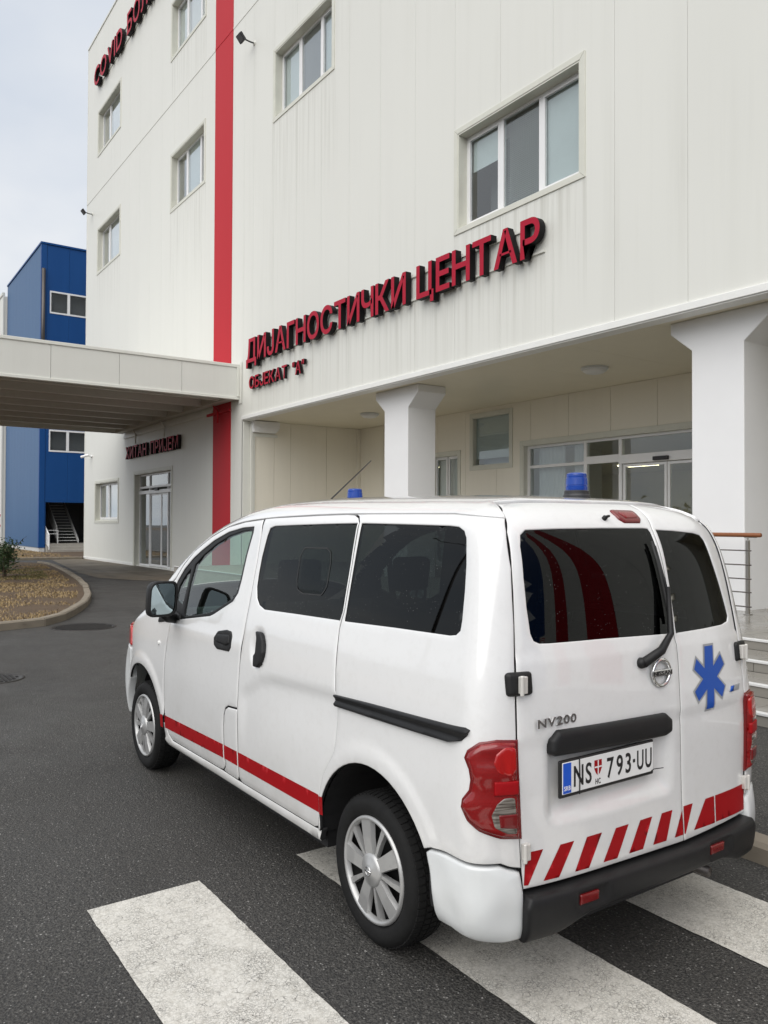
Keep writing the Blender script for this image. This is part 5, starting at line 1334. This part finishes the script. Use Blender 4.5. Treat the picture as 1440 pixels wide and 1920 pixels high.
# ---- roof, bonnet, windscreen
def top_edge(x, z=1.700):
    P, ok = SIDE.raw(np.array([(x, z)])); return float(P[0][1])
zt_ = lambda x: float(np.interp(x, [-4.50,-4.361,-4.135,-3.917,-3.784,-3.356,-3.1,-2.93,-2.6,-2.32], [1.61,1.649,1.680,1.694,1.701,1.711,1.7135,1.712,1.710,1.7075]))
left = corner_xy[:-1] + [(x, top_edge(x, zt_(x))) for x in np.linspace(-2.36, -3.95, 15)] + [(x, top_edge(x, zt_(x))) for x in (-4.135, -4.361, -4.50)]
right = [(x, 2*VYC-y) for x, y in left][::-1]
dt, _ok = REAR.raw(np.array([(2.028,1.688),(2.047,1.717),(2.100,1.7495),(2.18,1.7575),(2.35,1.7605),(2.60,1.7605),(2.88,1.7605),(3.05,1.7575),(3.13,1.7495),(3.183,1.717),(3.202,1.688)]))
back = [(float(q[0])+(.005 if 2.09 < q[1] < 3.14 else 0), float(q[1])) for q in dt][::-1]
roof = patch('roof', TOP, left + right + back, paint, van, h=.007, edge=.003, step=.05)
apil = patch('windscreen_pillar', SIDE, [(-4.36,1.649),(-4.572,1.588),(-4.771,1.500),(-4.905,1.403),(-4.987,1.318),(-5.10,1.255),(-5.24,1.19),(-5.20,1.27),(-5.03,1.375),(-4.84,1.49),(-4.66,1.585),(-4.50,1.645)], paint, van, rim=M['van_inner'], h=.006, edge=.003, step=.02)
mirror_tree(apil)
wsl = [(-4.50,2.06),(-4.66,2.00),(-4.9,1.945),(-5.1,1.905),(-5.32,1.88)]
patch('windscreen', TOP, wsl + [(x, 2*VYC-y) for x, y in wsl][::-1], M['glass_clear'], van, h=-.004, edge=0, thick=0, step=.06)
bon = [(-5.34,1.88),(-5.6,1.93),(-5.85,2.02),(-6.05,2.14),(-6.2,2.35),(-6.24,2.615)]
patch('bonnet', TOP, bon + [(x, 2*VYC-y) for x, y in bon[:-1]][::-1], paint, van, rim=M['van_inner'], h=.006, edge=.004, step=.05)
# ---- rear doors
def box_in(v, lo, hi, s): return smooth01((v-lo)/s)*smooth01((hi-v)/s)
def d_rear(V):
    y, z = V[:, 0], V[:, 1]
    rec = box_in(y, 2.060, 2.735, .035)*box_in(z, .625, .925, .045)
    return -.024*rec - .006*smooth01((.935-z)/.03)*(1-smooth01((.60-z)/.2)) + .006*smooth01((1.215-z)/.02) - .006
ltop = [(2.60,1.760),(2.35,1.760),(2.18,1.757)]
lpoly = P_GAPL[::-1] + ltop[::-1] + [(2.815,1.760)] + [(2.80,1.72)] + P_SPLIT[:-1][::-1] + [(2.392,.424),(2.001,.430)]
ld = patch('rear_door', REAR, lpoly, paint, van, rim=M['van_inner'], holes=[P_LWIN], gap=.0022, disp=d_rear)
P_GAPR = [(2*VYC-y, z) for y, z in P_GAPL]
rpoly = P_GAPR + [(3.05,.424)] + P_SPLIT[:-1] + [(2.80,1.72),(2.815,1.760),(2.95,1.760),(3.05,1.757)]
rd = patch('rear_door', REAR, rpoly, paint, van, rim=M['van_inner'], holes=[P_RWIN], gap=.0022, disp=d_rear)
patch('window_pane', REAR, inset(ccw(P_LWIN), -.003), M['glass_tint'], ld, h=-.004, edge=0, thick=0, step=.03)
patch('window_pane', REAR, inset(ccw(P_RWIN), -.003), M['glass_tint'], rd, h=-.004, edge=0, thick=0, step=.03)
patch('handle_bar', REAR, rounded([(2.066,.925),(2.099,.953),(2.685,.940),(2.718,.915),(2.715,.865),(2.674,.853),(2.085,.866),(2.060,.878)], .02), M['van_black_plastic'], ld, h=.030, edge=.018, thick=.05, step=.02)
# number plate: frame, plate, writing
def rear_pt(y, z, h=0.):
    P, n, ok = REAR.map(np.array([(y, z)]), np.array([h])); return P[0], n[0]
pc, pn = rear_pt(2.353, .785, -.012)
PX = pc[0] + .012
plate = MB().box(PX, PX+.012, 2.096, 2.612, .718, .850).build('number_plate', M['plate_black'], ld, bevel=.008)
MB().box(PX+.0121, PX+.0150, 2.106, 2.604, .732, .842).build('plate_sheet', M['plate_white'], plate, bevel=.002)
MB().box(PX+.0150, PX+.0160, 2.109, 2.149, .735, .839).build('plate_band', M['plate_blue'], plate)
def flat_text(text, name, y0, y1, zb, cap, x, mat, parent, bold=0., depth=.001, gap=.10, joined=False, shear=0., tilt=None):
    mb = MB()
    for ch, v, f, nz in text_layout(text, y1-y0, cap, bold, depth, gap):
        w = np.column_stack([np.full(len(v), x) + v[:, 2], y0 + v[:, 0] + shear*v[:, 1], zb + v[:, 1]])
        if joined: mb.add(w, f)
        else: mesh_obj(name, w, f, mat, parent)
    if joined: return mb.build(name, mat, parent)
flat_text('NS', 'plate_letter', 2.163, 2.255, .752, .074, PX+.0155, M['plate_black'], plate, bold=.014, gap=.16)
flat_text('793', 'plate_letter', 2.338, 2.472, .752, .074, PX+.0155, M['plate_black'], plate, bold=.014, gap=.20)
flat_text('UU', 'plate_letter', 2.508, 2.594, .752, .074, PX+.0155, M['plate_black'], plate, bold=.014, gap=.18)
MB().box(PX+.015, PX+.016, 2.484, 2.496, .783, .795).build('plate_dot', M['plate_black'], plate)
flat_text('HC', 'plate_letter', 2.276, 2.303, .740, .020, PX+.0155, M['plate_black'], plate, bold=.01, gap=.16)
flat_text('SRB', 'plate_letter', 2.113, 2.145, .745, .016, PX+.0165, M['plate_white'], plate, bold=.01)
sh = [(2.270,.825),(2.309,.825),(2.309,.795),(2.300,.778),(2.2895,.770),(2.279,.778),(2.270,.795)]
MB().prism(sh, .001, 'x', PX+.015).build('plate_shield', M['decal_red'], plate)
MB().box(PX+.016, PX+.0165, 2.2870, 2.2920, .772, .824).box(PX+.0161, PX+.0166, 2.271, 2.308, .798, .803).build('plate_shield_cross', M['plate_white'], plate)
MB().tube([(PX+.018, 2.190, .722), (PX+.019, 2.190, .790), (PX+.018, 2.189, .848)], .0022, 6).build('cable_tie', M['plate_black'], plate)
MB().tube([(PX+.018, 2.590, .735), (PX+.030, 2.588, .745), (PX+.034, 2.640, .742)], .0018, 6).build('cable_tie', M['plate_black'], plate)
# brand badge and model lettering
bp, bn = rear_pt(2.672, 1.096, .010)
bd = MB()
for k in range(36):
    pass
ring = [(math.cos(a), math.sin(a)) for a in np.linspace(0, 2*math.pi, 37)[:-1]]
bd.tube([(bp[0]+.006, bp[1]+.052*c, bp[2]+.050*s) for c, s in ring] + [(bp[0]+.006, bp[1]+.052, bp[2])], .0075, 8, cap=False)
badge = bd.build('emblem', M['chrome'], ld, smooth=True)
MB().box(bp[0]+.002, bp[0]+.014, bp[1]-.062, bp[1]+.062, bp[2]-.013, bp[2]+.013).build('emblem_bar', M['chrome'], badge, bevel=.004)
flat_text('NISSAN', 'emblem_letter', bp[1]-.055, bp[1]+.055, bp[2]-.008, .016, bp[0]+.0148, M['plate_black'], badge, bold=.012)
lp, ln = rear_pt(2.10, .985, .004)
flat_text('NV200', 'model_letter', 2.004, 2.196, .972, .030, lp[0]+.008, M['chrome'], ld, bold=.03, depth=.006, gap=.08)
# small badge on the right door
sb = patch('trim_badge', REAR, [(3.150,.963),(3.162,.987),(3.246,.989),(3.236,.964)], M['decal_grey'], rd, h=.009, edge=.002, thick=.006, step=.02)
patch('badge_panel', REAR, [(3.152,.964),(3.163,.986),(3.190,.987),(3.180,.964)], M['decal_blue'], sb, h=.011, edge=0, thick=.002, step=.02)
# six-armed star decal
star = [(2.972,1.178),(3.049,1.178),(3.043,1.102),(3.095,1.141),(3.130,1.082),(3.072,1.039),(3.127,.996),(3.090,.939),(3.038,.978),(3.033,.907),(2.961,.906),(2.969,.979),(2.914,.943),(2.881,.998),(2.940,1.040),(2.886,1.081),(2.913,1.138),(2.963,1.098)]
st = patch('star_decal', REAR, star, M['decal_grey'], rd, h=.0072, edge=0, thick=0, step=.02, disp=d_rear)
patch('star_face', REAR, inset(ccw(star), .009), M['decal_blue'], st, h=.0084, edge=0, thick=0, step=.02, disp=d_rear)
# red and white chevrons: each bar a decal
ct = [1.978,2.041,2.119,2.185,2.249,2.327,2.403,2.475,2.543,2.614,2.673,2.740,2.809,2.873,2.962,3.025,3.033,3.323]
cb_ = [1.949,1.957,2.039,2.109,2.185,2.255,2.330,2.406,2.472,2.553,2.614,2.696,2.750,2.816,2.876,3.024,3.032,3.327]
def chev(y0t, y1t, y0b, y1b, par):
    o = patch('chevron_bar', REAR, [(y0t,.553),(y1t,.553),(y1b,.444),(y0b,.446)], M['decal_red'], par, h=.0072, edge=0, thick=0, step=.02, disp=d_rear)
    return o
chev(1.966, ct[1], 1.9575, 1.975, ld)
for k in range(2, 12, 2): chev(ct[k], ct[k+1], cb_[k], cb_[k+1], ld)
patch('chevron_bar', REAR, [(2.802,.541),(2.7485,.444),(2.804,.444)], M['decal_red'], ld, h=.0072, edge=0, thick=0, step=.02, disp=d_rear)
chev(2.811, 2.873, 2.812, 2.820, rd)
chev(ct[14], ct[15], cb_[14], cb_[15], rd)
o = patch('chevron_bar', REAR, [(ct[16],.553),(3.277,.553),(3.270,.444),(cb_[16],.446)], M['decal_red'], rd, h=.0072, edge=0, thick=0, step=.02, disp=d_rear)
# red flank stripe, one strip per panel
def strip(x0, x1, par, fr=SIDE, conv=None, dsp=None):
    zt = lambda x: np.interp(x, [-5.07, -4.07, -3.04, -2.98], [.452, .476, .489, .494]); zb_ = lambda x: np.interp(x, [-5.07, -4.07, -3.04, -2.98], [.372, .402, .411, .415])
    n = 8; xs_ = np.linspace(x0, x1, n)
    p = [(x, float(zb_(x))) for x in xs_] + [(x, float(zt(x))) for x in xs_[::-1]]
    return patch('red_stripe', fr, p if conv is None else conv(p), M['decal_red'], par, h=.0072, edge=0, thick=0, step=.03, disp=dsp)
strip(-5.052, -5.006, fen, dsp=flare(FX)); strip(-4.990, -4.080, fd, dsp=d_fdoor); strip(-4.066, -3.899, pl); strip(-3.886, -3.052, sdr, dsp=d_side)
strip(-3.036, -3.006, qp, DIAG, side2diag, d_quarter)
# hinges
def hinge(y0, y1, z0, z1, par, mirrored=False, black=True):
    P0, n0 = rear_pt((y0+y1)/2, (z0+z1)/2, .0)
    f = (lambda pts: [(2*VYC-y, z) for y, z in pts]) if mirrored else (lambda pts: pts)
    if black:
        b = patch('hinge', DIAG if not mirrored else REAR, rounded(rear2diag([(y0,z0),(y1,z0),(y1,z1),(y0,z1)]), .014) if not mirrored else rounded(f([(y0,z0),(y1,z0),(y1,z1),(y0,z1)]), .014), M['van_black_plastic'], par, h=.022, edge=.014, thick=.03, step=.012)
    else: b = par
    P1, n1 = rear_pt(2*VYC-y1+.03 if mirrored else (y0+y1)/2, (z0+z1)/2, .024 if black else .004)
    mb = MB().box(P1[0]-.004, P1[0]+.016, P1[1]-.014, P1[1]+.014, z0+.012, z1-.010)
    mb.tube([(P1[0]+.014, P1[1]+(-.012 if not mirrored else .012), z0+.006), (P1[0]+.014, P1[1]+(-.012 if not mirrored else .012), z1-.006)], .007, 10)
    mb.build('hinge_pin', M['hinge_metal'], b if black else par, bevel=.003)
hinge(1.905, 2.006, 1.083, 1.163, ld); hinge(1.905, 2.006, 1.083, 1.163, rd, True)
hinge(1.940, 1.985, .520, .598, ld, black=False); hinge(1.940, 1.985, .520, .598, rd, True, black=False)
# high brake lamp, washer nozzle
bl = patch('brake_lamp', REAR, rounded([(2.590,1.728),(2.735,1.726),(2.735,1.690),(2.720,1.676),(2.62,1.676),(2.598,1.690)], .014), M['lens_red_base'], ld, h=.008, edge=.008, thick=.02, step=.012)
patch('brake_lens', REAR, rounded([(2.615,1.716),(2.715,1.715),(2.712,1.692),(2.64,1.690)], .008), M['lens_red'], bl, h=.012, edge=.004, thick=.006, step=.012)
np_, nn = rear_pt(2.514, 1.692, .0)
MB().tube([np_-nn*.005, np_+nn*.012], [.010, .010], 10).tube([np_+nn*.008+np.array([0,-.006,0]), np_+nn*.012+np.array([0,.022,.004])], [.007, .005], 8).build('washer_nozzle', M['van_black_plastic'], ld, smooth=True)
# wiper
p0, n0 = rear_pt(2.562, 1.141, .020); p1, n1 = rear_pt(2.735, 1.240, .028); p2, n2 = rear_pt(2.752, 1.42, .026)
wip = MB().lathe([(.020, 0), (.022, .012), (.016, .026), (0, .028)], (p0[0]-.018, p0[1], p0[2]), 'x', 18).tube([p0, p0*.5+p1*.5+np.array([.012,.010,-.008]), p1, p2], [.019, .017, .013, .008], 10).build('wiper', M['van_black_plastic'], ld, smooth=True)
q = [rear_pt(y, z, .012)[0] for y, z in ((2.762,1.275),(2.752,1.35),(2.742,1.43),(2.730,1.52),(2.722,1.60))]
MB().tube(q, [.006,.009,.010,.009,.005], 8).build('wiper_blade', M['gasket'], wip, smooth=True)
q = [rear_pt(y, z, .022)[0] for y, z in ((2.757,1.30),(2.742,1.43),(2.724,1.58))]
MB().tube(q, [.004,.006,.003], 8).build('wiper_bridge', M['van_black_plastic'], wip, smooth=True)
# ---- rear bumper
bpoly = [(1.952,.262),(2.07,.268),(2.16,.300),(2.22,.318),(3.01,.318),(3.07,.300),(3.16,.268),(3.278,.262),(3.285,.39),(3.272,.418),(3.05,.409),(2.812,.403),(2.39,.412),(1.958,.419),(1.945,.39)]
def d_bump(V):
    z = V[:, 1]
    d = .052*(1 - np.abs((z-.350)/.098)**3.2).clip(0, 1)**.55
    y = V[:, 0]
    for c in (2.235, 2.995): d = d - .012*box_in(y, c-.085, c+.085, .02)*box_in(z, .335, .405, .015)
    return d
rb = patch('rear_bumper', REAR, bpoly, M['van_black_plastic'], van, h=.006, edge=.010, thick=.06, step=.015, disp=d_bump)
for c in (2.215, 2.975):
    patch('reflector', REAR, [(c-.045,.352),(c+.045,.352),(c+.045,.386),(c-.045,.386)], M['lens_red_base'], rb, h=.054, edge=.004, thick=.012, step=.012)
# ---- mirrors
def door_mirror():
    mb = MB(); cx_, cy_, cz_ = -4.74, 1.665, 1.215
    rings = []
    n = 24
    def ring(x, wy, wz, dy=0, dz=0):
        pts = []
        for k in range(n):
            a = 2*math.pi*k/n; c, s = math.cos(a), math.sin(a)
            e = .42
            pts.append((x, cy_+dy + wy*math.copysign(abs(c)**e, c) + (.010*s), cz_+dz + wz*math.copysign(abs(s)**e, s)))
        return pts
    prof = [(-4.700,.074,.093),(-4.696,.085,.104),(-4.715,.090,.108),(-4.76,.088,.105),(-4.80,.074,.088),(-4.825,.045,.055),(-4.832,.012,.015)]
    vs = [p for x, a, b in prof for p in ring(x, a, b)]
    fs = [[i*n+k, i*n+(k+1) % n, (i+1)*n+(k+1) % n, (i+1)*n+k] for i in range(len(prof)-1) for k in range(n)]
    fs.append([(len(prof)-1)*n+k for k in range(n)])
    mb.add(vs, fs)
    mb.tube([(-4.79, 1.69, 1.13), (-4.83, 1.74, 1.085), (-4.86, 1.80, 1.075)], [.03, .028, .03], 10)
    m = mb.build('door_mirror', M['van_black_plastic'], van, smooth=True)
    g = ring(-4.7085, .075, .094)
    mesh_obj('mirror_glass', g + [(-4.7065, cy_, cz_)], [[k, (k+1) % n, n] for k in range(n)], M['mirror_glass'], m)
    patch('mirror_foot', SIDE, rounded([(-4.80,1.105),(-4.78,1.072),(-4.95,1.050),(-5.155,1.022),(-5.13,1.085),(-4.97,1.14)], .012), M['van_black_plastic'], m, h=.014, edge=.006, thick=.02, step=.02)
    return m
mirror_tree(door_mirror())
# ---- wheels
def wheel(x, y_out, left=True, steer=0.):
    """local: outer face at y=0 looking to -y, axle along y"""
    w = empty('wheel', (0, 0, 0)); w.parent = van; s = 1 if left else -1
    base = np.array([x, y_out, WR]); w.location = base - np.array(VROOT); w['wloc'] = [float(q) for q in base]
    w.location = tuple(base - np.array(VROOT)); w.scale = (1, s, 1)
    return w
def wheel_parts(w):
    b = wloc(w); c = tuple(b)
    def bld(mb, name, mat, parent, **k):
        return mb.build(name, mat, parent, **k)
    t = MB(); prof = [(.205,.030),(.212,.012),(.225,.005),(.250,.000),(.268,.004),(.281,.014),(.289,.030),(.292,.050),(.2915,.092),(.292,.135),(.289,.155),(.281,.172),(.268,.182),(.225,.182),(.205,.165)]
    t.lathe(prof, c, 'y', 64, cap=False)
    tyre = t.build('tyre', M['rubber'], w, smooth=True)
    tr = MB()
    for k in range(64):                       # tread blocks
        a = 2*math.pi*k/64
        for y0, y1, sk in ((.022, .052, .35), (.060, .090, -.3), (.096, .126, .3), (.132, .160, -.35)):
            r0, r1 = .284, .2965; da = .036
            vs = []
            for rr in (r0, r1):
                for yy, da_ in ((y0, -da), (y0, da), (y1, da), (y1, -da)):
                    aa = a + da_ + (yy-.09)*sk
                    edge = .006 if (yy < .03 or yy > .155) else 0
                    vs.append((c[0]+(rr-edge)*math.cos(aa), c[1]+yy, c[2]+(rr-edge)*math.sin(aa)))
            tr.add(vs, [(0,1,2,3),(7,6,5,4),(0,4,5,1),(1,5,6,2),(2,6,7,3),(3,7,4,0)])
    tr.build('tread', M['rubber'], tyre)['kind'] = 'stuff'
    rim = MB().lathe([(.0,.060),(.19,.060),(.20,.03),(.206,.02)], c, 'y', 48, cap=False).build('rim', M['rim_dark'], w, smooth=True)
    cov = MB().lathe([(.208,.014),(.204,.004),(.196,.003),(.190,.010),(.186,.026)], c, 'y', 64, cap=False).build('hubcap', M['hubcap'], w, smooth=True)
    sm = MB()
    def spoke(a, w0, w1, r0, r1, y0, y1, th, mb):
        ca, sa = math.cos(a), math.sin(a); vs = []
        for rr, ww, yy in ((r0, w0, y0), ((r0+r1)/2, (w0+w1)/2*.96, (y0+y1)/2-.003), (r1, w1, y1)):
            for sgn, dy in ((-1, th), (-.86, 0), (.86, 0), (1, th)):
                q = sgn*ww/2
                vs.append((c[0]+rr*ca - q*sa, c[1]+yy+dy, c[2]+rr*sa + q*ca))
        fs = []
        for i in range(2):
            for k in range(3): fs.append((i*4+k, i*4+k+1, (i+1)*4+k+1, (i+1)*4+k))
        mb.add(vs, fs)
    for k in range(5):
        m1 = MB(); spoke(R(90+14+72*k), .056, .080, .050, .197, .004, .008, .020, m1); m1.build('spoke', M['hubcap'], cov)
        m2 = MB(); spoke(R(90+14+36+72*k), .013, .030, .055, .194, .008, .014, .020, m2); m2.build('spoke', M['hubcap'], cov)
    MB().lathe([(.070,.020),(.066,.004),(.055,-.004),(.032,-.008),(.030,-.010),(.0,-.011)], c, 'y', 40).build('hub_cover', M['hubcap'], cov, smooth=True)
    e = MB().tube([(c[0]+.017*math.cos(a), c[1]-.012, c[2]+.017*math.sin(a)) for a in np.linspace(0, 2*math.pi, 25)], .002, 6, cap=False)
    e.box(c[0]-.020, c[0]+.020, c[1]-.0145, c[1]-.011, c[2]-.003, c[2]+.003)
    e.build('hub_emblem', M['chrome'], cov, smooth=True)
def copy_tree(o, parent):
    q = o.copy(); COL.objects.link(q); q.parent = parent
    for ch in list(o.children): copy_tree(ch, q)
    return q
w1 = wheel(-2.668, 1.795); wheel_parts(w1)
for x, yo, s in ((-5.448, 1.795, 1), (-2.668, 2*VYC-1.795, -1), (-5.448, 2*VYC-1.795, -1)):
    w = copy_tree(w1, van); w.location = (x-VROOT[0], yo-VROOT[1], WR); w.scale = (1, s, 1); w['wloc'] = [x, yo, WR]
    if s == 1: w.rotation_euler = (0, R(25), 0)
# wheel wells and floor pan
for cx_ in (RX, FX):
    for sgn in (-1, 1):
        mb = MB(); n = 18; yo_ = .815 if cx_ == RX else .70; y0, y1 = (VYC-yo_, VYC-.48) if sgn < 0 else (VYC+.48, VYC+yo_)
        pr = [(AR+.012, y0), (AR+.012, y1)]
        vs = []; fs = []
        for k in range(n+1):
            a = R(2 + 176*k/n)
            for yy in (y0, y1): vs.append((cx_+(AR+.006)*math.cos(a), yy, AZ+(AR+.006)*math.sin(a)))
        for k in range(n): fs.append((2*k, 2*k+1, 2*k+3, 2*k+2))
        inner = [2*k + (1 if sgn < 0 else 0) for k in range(n+1)]
        fs.append(inner)
        mb.add(vs, fs).build('wheel_well', M['van_inner'], van)
MB().box(-6.05, -2.06, VYC-.50, VYC+.50, .20, .34).box(-4.98, -3.08, VYC-.77, VYC+.77, .235, .33).box(-2.22, -2.0, VYC-.72, VYC+.72, .27, .34).build('floor_pan', M['van_inner'], van)
MB().tube([(-2.25, 3.02, .24), (-1.99, 3.04, .225)], .022, 12).build('exhaust', M['steel_dark'], van, smooth=True)
# ---- beacons, aerial
def beacon(x, y, z):
    b = MB().lathe([(.060, -.02), (.060, .010), (.055, .018), (.055, .030), (.050, .034)], (x, y, z), 'z', 32).build('beacon', M['black_metal'], van, smooth=True, auto=30)
    MB().lathe([(.049,.034),(.050,.050),(.0475,.052),(.0475,.056),(.0495,.058),(.048,.088),(.0455,.090),(.0455,.094),(.046,.096),(.044,.108),(.036,.113),(0,.114)], (x, y, z), 'z', 32).build('beacon_dome', M['beacon_blue'], b, smooth=True, auto=40)
P, n_, ok_ = TOP.map(np.array([(-2.47, 2.77), (-4.28, 2.75), (-4.27, 2.545)]), np.array([.004]*3))
beacon(*P[0]); beacon(*P[1])
a0 = P[2]; MB().tube([a0-np.array([0,0,.01]), a0+np.array([0,0,.02]), a0+np.array([.50,-.015,.245])], [.012, .005, .0025], 8).build('aerial', M['black_metal'], van, smooth=True)
# ---- cabin
def seat(x, y, par=van):
    s_ = empty('seat', (x, y, .35)); s_.parent = par; s_.location = np.array((x, y, .35)) - np.array(VROOT); 
    def prismz(poly, hw, nm):
        MB().prism([(x+a, b) for a, b in poly], 2*hw, 'y', y-hw).build(nm, M['van_seat'], s_, bevel=.03, seg=3)
    prismz([(-.30,.55),(.18,.52),(.20,.66),(-.28,.70)], .24, 'seat_cushion')
    prismz([(.14,.60),(.26,.58),(.42,1.17),(.30,1.20)], .23, 'backrest')
    prismz([(.36,1.26),(.44,1.25),(.47,1.46),(.39,1.47)], .13, 'headrest')
    MB().tube([(x+.37, y-.06, 1.16), (x+.41, y-.06, 1.28)], .008, 8).tube([(x+.37, y+.06, 1.16), (x+.41, y+.06, 1.28)], .008, 8).build('headrest_post', M['steel_dark'], s_)
for x, y in ((-4.45, 2.22), (-4.45, 3.01), (-3.05, 2.39), (-3.05, 2.88)): seat(x, y)
MB().prism([(-5.32,1.09),(-4.86,1.13),(-4.74,1.02),(-4.80,.70),(-5.32,.60)], 1.36, 'y', VYC-.68).build('dashboard', M['van_seat'], van, bevel=.03)
MB().tube([(-4.70+.055*math.sin(a), 2.22+.18*math.cos(a), 1.06+.17*math.sin(a)) for a in np.linspace(0, 2*math.pi, 33)], .014, 8, cap=False).build('steering_wheel', M['van_seat'], van, smooth=True)
MB().box(-6.0, -2.1, VYC-.46, VYC+.46, .36, .40).build('cabin_floor', M['van_seat'], van)

# keep to thing > part > sub-part: a part that has pieces of its own hangs on the van itself
for part in [c for c in van.children]:
    for sub in [c for c in part.children]:
        if not sub.children: continue
        if part.name.split('.')[0] == 'wheel':
            for c in [q for q in sub.children]: c.parent = part
        else: sub.parent = van
